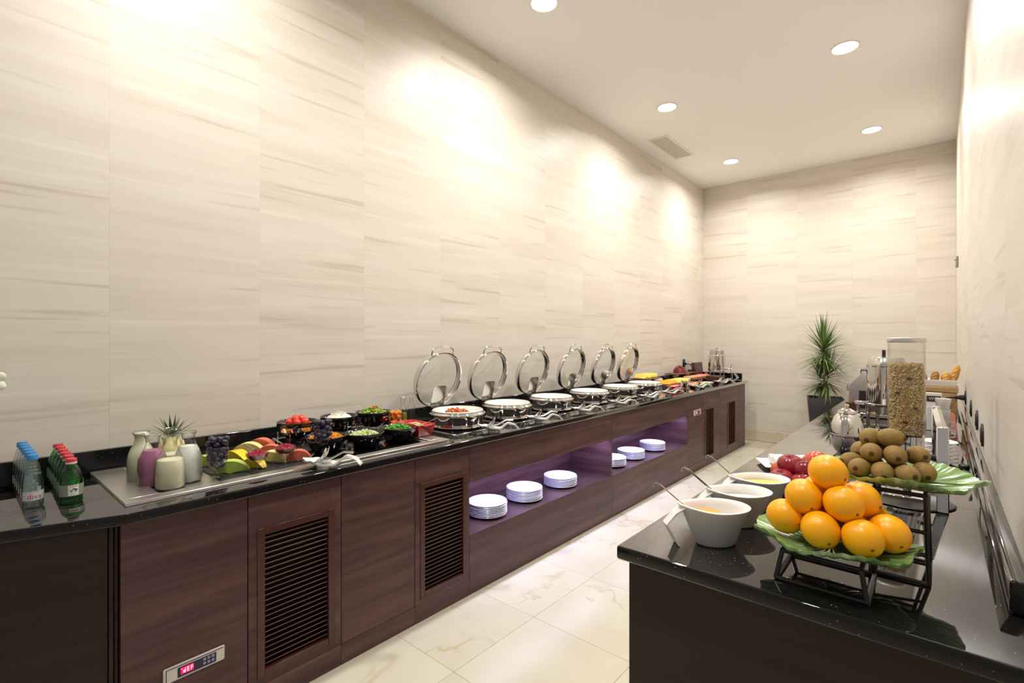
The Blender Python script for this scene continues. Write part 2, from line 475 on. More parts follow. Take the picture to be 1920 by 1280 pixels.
def struct(o, label=None):
    o['kind'] = 'structure'
    if label: o['label'] = label
    return o

def text_geo(body, size):
    cu = bpy.data.curves.new('lettering', 'FONT'); cu.body = body; cu.size = size; cu.align_x = 'CENTER'; cu.align_y = 'CENTER'
    cu.resolution_u = 2
    o = bpy.data.objects.new('lettering', cu)
    me = bpy.data.meshes.new_from_object(o)
    v = [tuple(p.co) for p in me.vertices]; f = [tuple(p.vertices) for p in me.polygons]
    bpy.data.objects.remove(o); bpy.data.meshes.remove(me); bpy.data.curves.remove(cu)
    return v, f

def marks(width, height, n, seed):
    """a line of small strokes: print too small to read"""
    r = random.Random(seed); v = []; f = []; x = -width / 2; st = width / n
    for k in range(n):
        w_ = st * r.uniform(.45, .8); h_ = height * r.uniform(.5, 1.0); o = len(v)
        v += [(x, -h_ / 2, 0), (x + w_, -h_ / 2, 0), (x + w_, h_ / 2, 0), (x, h_ / 2, 0)]; f.append((o, o + 1, o + 2, o + 3)); x += st
    return v, f

ORD = ['frontmost', 'second from the front', 'third from the front', 'fourth from the front', 'fifth from the front', 'rearmost']

# ------------------------------------------------------------------ the room shell
fl = MB().box(WL - 0.2, 3.2, -3.4, WB + 0.2, -0.12, -0.003).build('floor', 'grout')
struct(fl, 'cream polished marble floor')
T = 0.6
tile = MB().rbox(-T / 2 + 0.0008, T / 2 - 0.0008, -T / 2 + 0.0008, T / 2 - 0.0008, -0.003, 0.0, 0.0005).mesh('tile', 'floor_marble', recalc=True)
tx = [WL + 0.3 + T * k for k in range(10)]
ty = [2.16 + 0.3 + T * k for k in range(-9, 9)]
for x in tx:
    for y in ty: link('tile', tile, fl, (x, y, 0))
ce = MB().box(WL - 0.2, 3.2, -3.4, WB + 0.2, CEIL, CEIL + 0.12).build('ceiling', 'ceiling_paint')
struct(ce, 'smooth off-white plaster ceiling')

PW = 0.67
panel_me = MB().rbox(-0.012, 0.0, 0.0001, PW - 0.0001, 0.0, CEIL, 0.0002).mesh('panel', 'wall_paper')
def wall(name, label, base, y_from, n, place):
    o = base.build(name, 'wall_back_paint'); struct(o, label)
    for k in range(n): place(o, k)
    return o
wall('wall_left', 'long beige wall with faint horizontal streaks behind the buffet', MB().box(WL - 0.16, WL - 0.013, -3.4, WB + 0.16, 0, CEIL),
     0, 17, lambda o, k: link('panel', panel_me, o, (WL, 0.509 - PW * 6 + PW * k, 0), 0))
half_me = MB().rbox(-0.012, 0.0, 0.0004, WB - (0.509 - PW * 6 + PW * 17) - 0.0001, 0.0, CEIL, 0.0002).mesh('panel', 'wall_paper')
link('panel', half_me, bpy.data.objects['wall_left'], (WL, 0.509 - PW * 6 + PW * 17, 0), 0)
wb = wall('wall_back', 'far end wall with beige streaked covering', MB().box(WL - 0.0, WR + 0.16, WB + 0.013, WB + 0.16, 0, CEIL),
     0, 4, lambda o, k: link('panel', panel_me, o, (WL + PW * (k + 1), WB, 0), R(90)))
rest = (WR - WL) - PW * 4
link('panel', MB().rbox(-0.012, 0.0, 0.0004, rest - 0.0001, 0.0, CEIL, 0.0002).mesh('panel', 'wall_paper'), wb, (WR, WB, 0), R(90))
for ch in wb.children: ch.rotation_euler = (0, 0, R(90))
wr = wall('wall_right', 'beige streaked wall beside the short counter', MB().box(WR + 0.013, WR + 0.16, 1.24, WB + 0.013, 0, CEIL),
     0, 10, lambda o, k: link('panel', panel_me, o, (WR, WB - PW * k, 0), R(180)))
link('panel', MB().rbox(-0.012, 0.0, 0.0004, WB - PW * 10 - 1.24, 0.0, CEIL, 0.0002).mesh('panel', 'wall_paper'), wr, (WR, WB - PW * 10, 0), R(180))
bb = MB().rbox(WL + 0.001, WR - 0.001, WB - 0.018, WB - 0.0005, 0.0005, 0.16, 0.002).build('baseboard_back', 'base_marble'); struct(bb, 'cream marble skirting on the far wall')

# ------------------------------------------------------------------ downlights (the room's lamps)
def downlight(x, y, label, root=None):
    if root is None:
        t = thing('recessed_downlight', label, 'light', (x, y, CEIL), 0, 'recessed ceiling downlights')
        MB().lathe([(0.088, -0.001), (0.104, -0.001), (0.104, -0.006), (0.096, -0.010), (0.088, -0.006)], 32, closed=True).build('trim_ring', 'white_metal', t)
        MB().lathe([(0.0, -0.0035), (0.0875, -0.0035), (0.0875, -0.001), (0.0, -0.001)], 32).build('lens', 'lamp_glow', t)
    else:
        t = dup(root, (x, y, CEIL), 0, label)
    sp = bpy.data.lights.new('downlight_lamp', 'AREA')
    sp.shape = 'DISK'; sp.size = 0.16; sp.energy = LAMP_W; sp.color = LAMP_COL; sp.spread = R(158)
    so = bpy.data.objects.new('downlight_lamp', sp); C.objects.link(so)
    so.location = (x, y, CEIL - 0.006)
    return t
dl = downlight(-2.17, 2.86, 'glowing round downlight at the top edge above the chafing dishes')
downlight(-2.17, 5.0, 'glowing round downlight nearest the ceiling vent on its camera side', dl)
downlight(-2.17, 7.1, 'glowing round downlight nearest the far left corner', dl)
downlight(-0.6, 4.95, 'largest glowing round downlight on the right half of the ceiling', dl)
downlight(-0.6, 7.1, 'glowing round downlight near the far right corner', dl)
for x, y, lab in ((-2.17, 0.74, 'glowing round downlight above the bottles, above the frame'), (-0.6, 2.85, 'glowing round downlight above the fruit counter, above the frame'), (-0.6, 0.74, 'glowing round downlight over the camera, above the frame')):
    downlight(x, y, lab, dl)

vt = thing('ceiling_vent', 'rectangular perforated air vent set in the ceiling', 'vent', (-2.59, 6.1, CEIL))
VX, VY = 0.105, 0.40
MB().box(-VX - .02, VX + .02, -VY - .02, -VY, -0.008, -0.001).box(-VX - .02, VX + .02, VY, VY + .02, -0.008, -0.001).box(-VX - .02, -VX, -VY, VY, -0.008, -0.001).box(VX, VX + .02, -VY, VY, -0.008, -0.001).build('frame', 'white_metal', vt)
MB().box(-VX, VX, -VY, VY, -0.003, -0.001).build('backing', 'vent_dark', vt)
sl = MB().rbox(-VX, VX, -0.008, 0.008, -0.007, -0.004, 0.0008).mesh('slat', 'vent_white')
for k in range(38): link('slat', sl, vt, (0, -VY + 0.0105 + k * 0.021, 0))
cr = MB().rbox(-0.0035, 0.0035, -VY, VY, -0.0085, -0.0072, 0.0005).mesh('cross_bar', 'vent_white')
for k in range(9): link('cross_bar', cr, vt, (-VX + 0.021 + k * 0.021, 0, 0))

# ------------------------------------------------------------------ left buffet: worktop
E1 = 0.42                                   # where the front edge bends back
ang = (-0.34, -0.94)
BY = -1.25
bx = -2.12 + ang[0] / ang[1] * (BY - E1)
poly = [(-2.12, E1), (-2.12, 7.70), (WL + 0.003, 7.70), (WL + 0.003, BY), (bx, BY)]
wt = thing('granite_worktop', 'long black speckled granite worktop along the left wall', 'worktop', (-2.5, 3.2, H))
MB().prism(poly, 0.905, H).build('slab', 'granite', wt, world=True, bevel=0.007, bseg=3)
MB().rbox(WL + 0.003, WL + 0.032, BY, 7.70, H + 0.0005, 1.046, 0.004).build('backsplash', 'granite', wt, world=True)
MB().rbox(WL + 0.034, -2.19, 7.665, 7.70, H + 0.0005, 1.046, 0.004).build('end_splash', 'granite', wt, world=True)

# ------------------------------------------------------------------ left buffet: cabinets
FX = -2.15
CX0, CX1 = -2.895, -2.206
def cab(y0, y1, label):
    return thing('buffet_cabinet', label, 'cabinet', (-2.5, (y0 + y1) / 2, 0), 0, 'dark wood units of the long buffet')
def carcass(t, y0, y1):
    MB().box(CX0, CX1, y0 + 0.001, y1 - 0.001, 0.0, 0.903).build('carcass', 'dark_void', t, world=True)
def plinth(t, y0, y1):
    MB().rbox(FX - 0.054, FX, y0 + 0.0006, y1 - 0.0006, 0.0, 0.097, 0.0008).build('plinth', 'wood_dark', t, world=True)
def flat_door(t, y0, y1, z0=0.099, z1=0.902, name='door', g=0.0018):
    return MB().rbox(FX - 0.054, FX, y0 + g, y1 - g, z0, z1, 0.0012).build(name, 'wood_dark', t, world=True)
slat_cache = {}
def louver(t, y0, y1, hy0, hy1, hz0, hz1, edge=0.031):
    """door with a framed louvre: y0..y1 the door, h* the frame's outer edge"""
    g, x0 = 0.0018, FX - 0.02
    b = MB()
    b.box(x0, FX, y0 + g, hy0, 0.099, 0.902).box(x0, FX, hy1, y1 - g, 0.099, 0.902).box(x0, FX, hy0, hy1, 0.099, hz0).box(x0, FX, hy0, hy1, hz1, 0.902)
    d = b.build('door', 'wood_dark', t, world=True)
    fr = MB(); e = edge; x1 = FX + 0.005; xb = FX - 0.03
    fr.rbox(xb, x1, hy0, hy0 + e, hz0, hz1, 0.002).rbox(xb, x1, hy1 - e, hy1, hz0, hz1, 0.002).rbox(xb, x1, hy0 + e, hy1 - e, hz0, hz0 + e, 0.002).rbox(xb, x1, hy0 + e, hy1 - e, hz1 - e, hz1, 0.002)
    f = fr.build('louver_frame', 'wood_red', t, world=True)
    key = round(hy1 - hy0 - 2 * e, 3)
    if key not in slat_cache:
        xf = Matrix.Rotation(R(-34), 4, 'Y')
        slat_cache[key] = MB().rbox(-0.013, 0.013, -key / 2 + 0.001, key / 2 - 0.001, -0.0014, 0.0014, 0.0005, xf).mesh('slat', 'wood_slat')
    zc = hz0 + e + 0.012
    while zc < hz1 - e - 0.006:
        link('slat', slat_cache[key], f, (FX - 0.016 + 2.5, (hy0 + hy1) / 2 - t.location[1], zc))
        zc += 0.0222
    return d

# angled end unit at the left
nx, ny = 0.94, -0.34
t = cab(BY, 0.376, 'nearly black angled end unit at the left of the long buffet')
ex = lambda y, o: -2.12 + (y - E1) * ang[0] / ang[1] - o
MB().prism([(ex(0.374, 0.06), 0.374), (CX0, 0.374), (CX0, BY + 0.02), (ex(BY, 0.06), BY + 0.02)], 0, 0.903).build('carcass', 'dark_void', t, world=True)
MB().prism([(ex(0.374, 0.034), 0.374), (ex(0.374, 0.058), 0.374), (ex(BY, 0.058), BY + 0.02), (ex(BY, 0.034), BY + 0.02)], 0, 0.903).build('front_panel', 'wood_espresso', t, world=True)
t = thing('corner_post', 'slim dark wood corner post between angled unit and display cabinet', 'post', (-2.18, 0.39, 0))
MB().rbox(-2.20, -2.162, 0.377, 0.3895, 0, 0.903, 0.002).build('outer_strip', 'wood_espresso', t, world=True)
MB().rbox(-2.20, -2.168, 0.392, 0.4035, 0, 0.903, 0.002).build('inner_strip', 'wood_espresso', t, world=True)

def controller(t, yc, zc, s=1.0, digits=True):
    hw, hh = 0.103 * s, 0.029 * s
    L = lambda mb, n, m, par, **k: mb.build(n, m, par, **k)
    ox = FX + 2.5; oy = yc - t.location[1]
    c = MB().rbox(0, 0.008, -hw, hw, -hh, hh, 0.004).build('control_panel', 'control_white', t, (ox, oy, zc))
    MB().box(0.0081, 0.0086, -hw + 0.008 * s, hw - 0.006 * s, hh - 0.0085 * s, hh - 0.006 * s).box(0.0081, 0.0086, -hw + 0.008 * s, -hw + 0.0105 * s, -hh + 0.006 * s, hh - 0.006 * s).build('groove', 'dark_void', c)
    MB().rbox(0.0075, 0.0095, -0.058 * s, 0.072 * s, -0.021 * s, 0.016 * s, 0.001).build('screen', 'panel_navy', c)
    MB().box(0.0096, 0.0099, -0.048 * s, -0.006 * s, -0.013 * s, 0.012 * s).build('lit_field', 'led_field', c)
    seg = {'d': 'bcdeg', 'E': 'adefg', 'F': 'aefg', '-': 'g'}
    b = MB()
    def bar(y0, y1, z0, z1): b.box(0.01, 0.0104, y0 * s, y1 * s, z0 * s, z1 * s)
    for k, ch in enumerate('dEF'):
        y = -0.040 + k * 0.0125; wd, hg, th = 0.0075, 0.0155, 0.0019; z = -0.0085
        for q in seg[ch]:
            if q == 'a': bar(y, y + wd, z + hg - th, z + hg)
            if q == 'd': bar(y, y + wd, z, z + th)
            if q == 'g': bar(y, y + wd, z + hg / 2 - th / 2, z + hg / 2 + th / 2)
            if q == 'f': bar(y, y + th, z + hg / 2, z + hg)
            if q == 'e': bar(y, y + th, z, z + hg / 2)
            if q == 'b': bar(y + wd - th, y + wd, z + hg / 2, z + hg)
            if q == 'c': bar(y + wd - th, y + wd, z, z + hg / 2)
    bar(-0.0465, -0.0425, 0.006, 0.0075)
    b.build('digits', 'led_red', c)
    bt = MB().rbox(0.009, 0.0105, -0.0048 * s, 0.0048 * s, -0.0048 * s, 0.0048 * s, 0.0008).mesh('button', 'button_grey')
    for i in range(3):
        for j in range(2): link('button', bt, c, (0, (0.031 + i * 0.0145) * s, (0.007 - j * 0.0155) * s))

t = cab(0.405, 0.824, 'plain dark wood unit with a lit red digital controller near its foot')
carcass(t, 0.405, 0.824); plinth(t, 0.405, 0.824); flat_door(t, 0.405, 0.824); controller(t, 0.632, 0.310)
t = cab(0.824, 1.243, 'dark wood louvred unit beside the one with the large red display')
carcass(t, 0.824, 1.243); plinth(t, 0.824, 1.243); louver(t, 0.824, 1.243, 0.86, 1.208, 0.128, 0.756)
t = cab(1.243, 1.679, 'plain dark wood unit between the two tall louvred doors')
carcass(t, 1.243, 1.679); plinth(t, 1.243, 1.679); flat_door(t, 1.243, 1.679)
t = cab(1.679, 2.088, 'dark wood louvred unit directly left of the first lit plate shelf')
carcass(t, 1.679, 2.088); plinth(t, 1.679, 2.088); louver(t, 1.679, 2.088, 1.715, 2.066, 0.122, 0.757)

SHELF, NTOP, NBACK = 0.362, 0.68, -2.57
def niche(y0, y1, label):
    t = cab(y0, y1, label)
    B = lambda n, m, *a, b=0.001: MB().rbox(*a, b).build(n, m, t, world=True)
    B('top_panel', 'wood_dark', FX - 0.02, FX, y0 + .0015, y1 - .0015, NTOP, 0.902)
    B('base_panel', 'wood_dark', FX - 0.02, FX, y0 + .0015, y1 - .0015, 0.0, SHELF - 0.001)
    MB().box(NBACK, FX, y0 + .002, y1 - .002, SHELF - 0.0009, SHELF).build('shelf', 'wood_shelf', t, world=True)
    B('back_panel', 'wood_dark', NBACK - 0.02, NBACK - 0.0005, y0 + .002, y1 - .002, SHELF + .0005, NTOP + 0.02)
    B('side_panel', 'wood_dark', NBACK, FX - 0.0205, y0 + .002, y0 + .020, SHELF + .0005, NTOP + 0.02)
    B('side_panel', 'wood_dark', NBACK, FX - 0.0005, y1 - .018, y1 - .002, SHELF + .0005, NTOP - 0.0005)
    MB().box(NBACK, FX - 0.021, y0 + .021, y1 - .021, NTOP + 0.021, NTOP + 0.035).build('inner_top', 'wood_dark', t, world=True)
    MB().box(CX0, NBACK - 0.022, y0 + .002, y1 - .002, 0.0, 0.9).build('carcass', 'dark_void', t, world=True)
    MB().rbox(-2.1845, -2.1715, y0 + .06, y1 - .06, NTOP + 0.008, NTOP + 0.0205, 0.001).build('led_strip', 'led', t, world=True)
    al = bpy.data.lights.new('shelf_led', 'AREA'); al.shape = 'RECTANGLE'; al.size = 0.02; al.size_y = y1 - y0 - 0.14
    al.energy = 5.4 * (y1 - y0); al.color = (0.52, 0.52, 1.0)
    ao = bpy.data.objects.new('shelf_led', al); C.objects.link(ao); ao.location = (-2.190, (y0 + y1) / 2, NTOP + 0.012); ao.rotation_euler = (0, R(32), 0)
niche(2.088, 3.813, 'open dark wood unit with the longer purple-lit plate shelf')
niche(3.813, 5.52, 'open dark wood unit with the farther purple-lit plate shelf')
t = cab(5.52, 6.6, 'dark wood unit with a small red-lit controller and a narrow louvre')
carcass(t, 5.52, 6.6); plinth(t, 5.52, 6.6); flat_door(t, 5.52, 5.97, name='side_panel'); louver(t, 5.97, 6.6, 6.039, 6.375, 0.085, 0.715); controller(t, 5.79, 0.69, 1.1)
t = cab(6.6, 7.38, 'farthest louvred dark wood unit of the long buffet')
carcass(t, 6.6, 7.38); plinth(t, 6.6, 7.38); louver(t, 6.6, 7.38, 6.89, 7.235, 0.09, 0.72)
t = cab(7.38, 7.68, 'narrow plain end panel unit at the far end of the long buffet')
carcass(t, 7.38, 7.679); MB().rbox(FX - 0.054, FX, 7.382, 7.679, 0, 0.902, 0.0012).build('door', 'wood_dark', t, world=True)

# ------------------------------------------------------------------ plates on the lit shelves
plate_me = MB().lathe([(0, 0), (0.075, 0), (0.085, 0.003), (0.128, 0.016), (0.134, 0.020), (0.132, 0.0225), (0.122, 0.019), (0.085, 0.008), (0.0, 0.007)], 40).mesh('plate', 'plate_white', sharp=60)
stacks = [(-2.315, 2.42, 8, 'stack nearest the camera on the nearer lit shelf'), (-2.33, 2.83, 8, 'middle stack on the nearer lit shelf'), (-2.33, 3.29, 7, 'far stack on the nearer lit shelf'),
          (-2.33, 4.12, 7, 'half-hidden stack on the farther lit shelf'), (-2.33, 4.50, 7, 'middle stack on the farther lit shelf'), (-2.33, 4.99, 7, 'farthest stack on the farther lit shelf')]
for k, (x, y, n, where) in enumerate(stacks):
    for i in range(n):
        o = link('dinner_plate', plate_me, None, (x + random.uniform(-.002, .002), y + random.uniform(-.002, .002), SHELF + 0.0005 + i * 0.0105))
        tag(o, ('white plate topping the ' if i == n - 1 else 'white plate within the ') + where, 'plate', 'white plates, ' + where)

# ------------------------------------------------------------------ bottles at the left
def wrap(v, r, z, a0=0.0):
    return [((r) * math.cos(a0 + x / r), (r) * math.sin(a0 + x / r), z + y) for x, y, _ in v]
def band(r, z0, z1, a0, a1, n=16):
    v = []; f = []
    for k in range(n + 1):
        a = a0 + (a1 - a0) * k / n
        v += [(r * math.cos(a), r * math.sin(a), z0), (r * math.cos(a), r * math.sin(a), z1)]
        if k: f.append((2 * k - 2, 2 * k, 2 * k + 1, 2 * k - 1))
    return v, f
wat = thing('water_bottle', '', 'bottle', (0, 0, 0), 0, 'row of clear water bottles')
FACE = R(4)
MB().lathe([(0, 0.004), (0.02, 0.0), (0.027, 0.002), (0.0295, 0.008), (0.0295, 0.075), (0.0285, 0.095), (0.024, 0.125), (0.0165, 0.158), (0.0125, 0.168), (0.0125, 0.176)], 28).build('body', 'glass_water', wat)
MB().lathe([(0, 0.006), (0.0285, 0.006), (0.0285, 0.075), (0.0275, 0.095), (0.024, 0.120), (0.0, 0.1201)], 24).build('water', 'glass_clear', wat)
cp = MB().lathe([(0.0145, 0.170), (0.0155, 0.171), (0.0155, 0.186), (0.014, 0.189), (0, 0.189)], 24).build('cap', 'cap_blue', wat)
MB().lathe([(0.0158, 0.1705), (0.0162, 0.1715), (0.0162, 0.174), (0.0158, 0.175)], 24).build('tamper_ring', 'cap_blue', cp)
v, f = band(0.0299, 0.030, 0.062, FACE - 1.25, FACE + 1.25); lb = MB().add(v, f).build('label', 'label_clear', wat, recalc=False)
v, f = text_geo('diva', 0.026); v2, f2 = marks(0.026, 0.003, 9, 1)
MB().add(wrap(v, 0.0302, 0.043, FACE), f).add(wrap(v2, 0.0302, 0.058, FACE), f2).build('lettering', 'print_red', lb, recalc=False)
gr = thing('mineral_water_bottle', '', 'bottle', (0, 0, 0), 0, 'row of green mineral water bottles')
prof = [(0, 0.004), (0.024, 0.0), (0.033, 0.003), (0.0345, 0.012), (0.032, 0.022), (0.0345, 0.028), (0.0345, 0.082), (0.0335, 0.092), (0.026, 0.118), (0.017, 0.137), (0.0135, 0.142), (0.0135, 0.150)]
MB().lathe(prof, 28).build('body', 'glass_green', gr)
MB().lathe([(0, 0.006), (0.031, 0.008), (0.033, 0.03), (0.033, 0.082), (0.025, 0.115), (0.0, 0.1151)], 24).build('water', 'green_water', gr)
cp = MB().lathe([(0.0165, 0.152), (0.0165, 0.161), (0.015, 0.1635), (0, 0.1635)], 24).build('cap', 'cap_red', gr)
MB().lathe([(0.0150, 0.1445), (0.0168, 0.145), (0.0168, 0.151), (0.0150, 0.152)], 24).build('tamper_ring', 'cap_ring', cp)
v, f = band(0.0349, 0.031, 0.072, FACE - 2.2, FACE + 2.2, 26); lb = MB().add(v, f).build('label', 'label_sage', gr, recalc=False)
v, f = band(0.0352, 0.033, 0.071, FACE - 0.45, FACE + 0.42, 8); MB().add(v, f).build('label_field', 'print_white', lb, recalc=False)
b = MB(); b.add(wrap([(0.011 * math.cos(a) * (1 + .25 * math.sin(5 * a)), 0.007 * math.sin(a), 0) for a in [i * math.pi / 12 for i in range(24)]], 0.0354, 0.052, FACE), [tuple(range(24))])
b.build('emblem', 'print_green', lb, recalc=False)
v, f = marks(0.022, 0.004, 8, 2); MB().add(wrap(v, 0.0354, 0.066, FACE), f).build('lettering', 'print_red', lb, recalc=False)
v, f = marks(0.016, 0.003, 6, 3); MB().add(wrap(v, 0.0356, 0.050, FACE), f).add(wrap(v, 0.0354, 0.039, FACE), f).build('lettering', 'label_sage', lb, recalc=False)
def row(proto, x0, x1, y0, y1, n, what, z):
    for k in range(n):
        q = k / (n - 1)
        loc = (x0 + (x1 - x0) * q, y0 + (y1 - y0) * q, z)
        lab = what % ORD[k]
        if k == 0: proto.location = loc; proto['label'] = lab
        else: dup(proto, loc, None, lab)
row(wat, -2.465, -2.80, 0.214, 0.212, 6, 'clear water bottle with blue cap, %s in its row', H + 0.0005)
row(gr, -2.425, -2.80, 0.313, 0.320, 6, 'green glass bottle with red cap, %s in its row', H + 0.0005)

# ------------------------------------------------------------------ refrigerated wells let into the worktop
def well(y0, y1, x0, x1, fl_l, fl_r, fl_f, fl_b, zt, label, floor_mat, double=False):
    t = thing('cold_well', label, 'buffet well', ((x0 + x1) / 2, (y0 + y1) / 2, H))
    z0 = H + 0.0006
    b = MB()
    def ring(z0, z1, g=0.0):
        b.rbox(x1 - fl_f, x1 - g, y0 + g, y1 - g, z0, z1, 0.0015); b.rbox(x0 + g, x0 + fl_b, y0 + g, y1 - g, z0, z1, 0.0015)
        b.rbox(x0 + fl_b, x1 - fl_f, y0 + g, y0 + fl_l, z0, z1, 0.0015); b.rbox(x0 + fl_b, x1 - fl_f, y1 - fl_r, y1 - g, z0, z1, 0.0015)
    if double:
        ring(z0, z0 + 0.008); ring(z0 + 0.009, z0 + 0.013, 0.008); ring(z0 + 0.014, zt)
    else: ring(z0, zt)
    b.build('flange', 'steel_brushed', t, world=True)
    MB().box(x0 + fl_b, x1 - fl_f, y0 + fl_l, y1 - fl_r, z0, z0 + 0.002).build('well_floor', floor_mat, t, world=True)
    return t
w1 = well(0.431, 1.165, -2.86, -2.208, 0.115, 0.02, 0.06, 0.045, H + 0.013, 'brushed steel cold well holding the carafes and cut fruit', 'steel_brushed')
w2 = well(1.168, 1.93, -2.86, -2.150, 0.02, 0.10, 0.055, 0.045, H + 0.024, 'raised brushed steel cold well under the black salad bowls', 'black_glass', True)
# grille at the back of the wells
g = thing('air_grille', 'slim steel ventilation grille along the back of the cold wells', 'grille', (-2.79, 1.4, H + 0.003))
MB().rbox(-2.812, -2.802, 1.20, 1.82, H + 0.003, H + 0.05, 0.001).rbox(-2.78, -2.772, 1.20, 1.82, H + 0.003, H + 0.05, 0.001).build('rail', 'steel', g, world=True)
gb = MB().rbox(-0.013, 0.013, -0.003, 0.003, 0.01, 0.046, 0.0008).mesh('bar', 'steel')
for k in range(30): link('bar', gb, g, (-0.001, -0.19 + k * 0.02, 0))

# carafes
Z1 = H + 0.003
car = thing('glass_carafe', '', 'carafe', (0, 0, 0), 0, 'glass carafes of drinks')
MB().lathe([(0, 0.003), (0.040, 0.0), (0.049, 0.004), (0.0515, 0.012), (0.0515, 0.085), (0.0485, 0.112), (0.039, 0.138), (0.028, 0.160), (0.0235, 0.178), (0.0245, 0.194), (0.031, 0.206), (0.0335, 0.2085), (0.0315, 0.210), (0.0225, 0.194), (0.0215, 0.178)], 32).build('body', 'glass_clear', car)
MB().tube([(0.0322 * math.cos(6.2832 * k / 28), 0.0322 * math.sin(6.2832 * k / 28), 0.2085) for k in range(28)], 0.0022, 6, closed=True).build('lip', 'glass_lip', car)
def liquid(x, y, h, mat, label):
    full = [(0.0, 0.006), (0.046, 0.006), (0.0500, 0.012), (0.0500, 0.085), (0.047, 0.112), (0.0375, 0.138), (0.0265, 0.160), (0.0222, 0.178), (0.0232, 0.194), (0.029, 0.204)]
    pr = []
    for (r0, z0), (r1, z1) in zip(full[:-1], full[1:]):
        pr.append((r0, z0))
        if z0 <= h < z1:
            pr.append((r0 + (r1 - r0) * (h - z0) / max(1e-6, z1 - z0), h)); break
    else: pr.append(full[-1]); h = full[-1][1]
    pr.append((0, h))
    o = MB().lathe(pr, 32).build('drink', mat, None, (x, y, Z1)); tag(o, label, 'drink', 'drinks in the carafes')
cl = [(-2.345, 0.603, 0.118, 'juice_cream', 'front', 'pale yellow smoothie', 'carafe of pale yellow smoothie, nearest the camera'),
      (-2.447, 0.568, 0.146, 'juice_purple', 'purple', 'mauve berry smoothie', 'carafe of mauve berry smoothie'),
      (-2.553, 0.553, 0.206, 'juice_cream_pale', 'back', 'pale cream smoothie filled to the lip', 'carafe filled to the lip with cream smoothie, behind the mauve one'),
      (-2.408, 0.684, 0.150, 'milk', 'right', 'white milk', 'carafe of white milk beside the grape glass'),
      (-2.546, 0.664, 0.100, 'juice_cream_pale', 'mid', 'cream drink half filling the rear carafe', 'half-empty carafe in the middle at the back, rim showing')]
for k, (x, y, h, m, _, dn, lab) in enumerate(cl):
    lab = 'glass ' + lab
    if k == 0: car.location = (x, y, Z1); car['label'] = lab
    else: dup(car, (x, y, Z1), None, lab)
    liquid(x, y, h, m, dn + ' inside its carafe')
# pineapple crown behind the carafes
pn = thing('pineapple', 'pineapple with spiky green crown behind the carafes', 'fruit', (-2.70, 0.700, Z1))
MB().lathe([(0, 0), (0.035, 0.002), (0.052, 0.03), (0.056, 0.08), (0.048, 0.125), (0.026, 0.150), (0, 0.155)], 18).build('body', 'pineapple', pn)
def blade(mb, base, az, el, L, wd, bend, n=6, fold=0.25, tipw=0.05):
    d = Vector((math.cos(az) * math.cos(el), math.sin(az) * math.cos(el), math.sin(el)))
    side = Vector((-math.sin(az), math.cos(az), 0)); p = Vector(base); v = []; f = []
    for k in range(n + 1):
        q = k / n; ww = wd * (0.55 + 1.1 * q if q < 0.35 else (1 - q) / 0.65 * 0.935 + tipw)
        up = side.cross(d)
        v += [tuple(p - side * ww + up * ww * fold), tuple(p), tuple(p + side * ww + up * ww * fold)]
        if k:
            a = 3 * (k - 1); f += [(a, a + 3, a + 4, a + 1), (a + 1, a + 4, a + 5, a + 2)]
        p = p + d * (L / n); d = (d + Vector((0, 0, -bend / n))).normalized()
    mb.add(v, f)
leaf = 0
for ringk, (n, el, L) in enumerate([(7, 28, 0.12), (6, 50, 0.12), (5, 74, 0.10)]):
    for k in range(n):
        b = MB(); blade(b, (0, 0, 0.148), 2 * math.pi * k / n + ringk * .4, R(el + random.uniform(-6, 6)), L * random.uniform(.85, 1.1), 0.0085, 0.25 if ringk == 0 else 0.1)
        b.build('leaf', 'pineapple_leaf', pn, recalc=False)

# glasses
def grapes(name, loc, n, rad, hgt, z0, label, seed):
    rnd = random.Random(seed); pts = []
    t = thing(name, label, 'fruit', loc)
    gm = [MB().ball((0, 0, 0), (0.0125, 0.0125, 0.0145), 10, 7).mesh('grape', 'grape')]
    tries = 0
    while len(pts) < n and tries < 6000:
        tries += 1
        q = rnd.random(); z = z0 + q * hgt
        rr = rad(q) * math.sqrt(rnd.random()); a = rnd.uniform(0, 2 * math.pi)
        p = Vector((rr * math.cos(a), rr * math.sin(a), z))
        if all((p - o).length > 0.0205 for o in pts): pts.append(p)
    for p in pts:
        o = link('grape', gm[0], t, p); o.rotation_euler = (rnd.uniform(0, 3), rnd.uniform(0, 3), 0)
    st = MB()
    for p in pts[::2]: st.tube([(0, 0, z0 + hgt * .5), tuple(p * 0.9)], 0.0013, 5)
    st.build('stem', 'stem_green', t)
gob = thing('stemmed_glass', 'stemmed tulip glass full of dark grapes beside the milk carafe', 'glass', (-2.345, 0.775, H + 0.0136), 0, 'stemmed glasses')
GP = [(0, 0.002), (0.030, 0.0), (0.032, 0.0015), (0.010, 0.006), (0.0055, 0.012), (0.0055, 0.026), (0.012, 0.032), (0.030, 0.046), (0.040, 0.068), (0.0425, 0.088), (0.039, 0.118), (0.036, 0.130), (0.0372, 0.130), (0.0412, 0.088), (0.0388, 0.068)]
GP = [(0, 0.002), (0.030, 0.0), (0.032, 0.0015), (0.010, 0.006), (0.0055, 0.012), (0.0055, 0.026), (0.012, 0.032), (0.030, 0.046), (0.040, 0.068), (0.0425, 0.088), (0.039, 0.118), (0.0365, 0.130)]
MB().lathe(GP, 32).build('bowl_and_foot', 'glass_clear', gob)
gw = lambda q: 0.012 + 0.024 * math.sin(min(1, q * 1.35 + .1) * math.pi * .62)
grapes('grape_bunch', (-2.345, 0.775, H + 0.0136), 46, gw, 0.118, 0.048, 'bunch of dark purple grapes in the nearer tulip glass', 3)
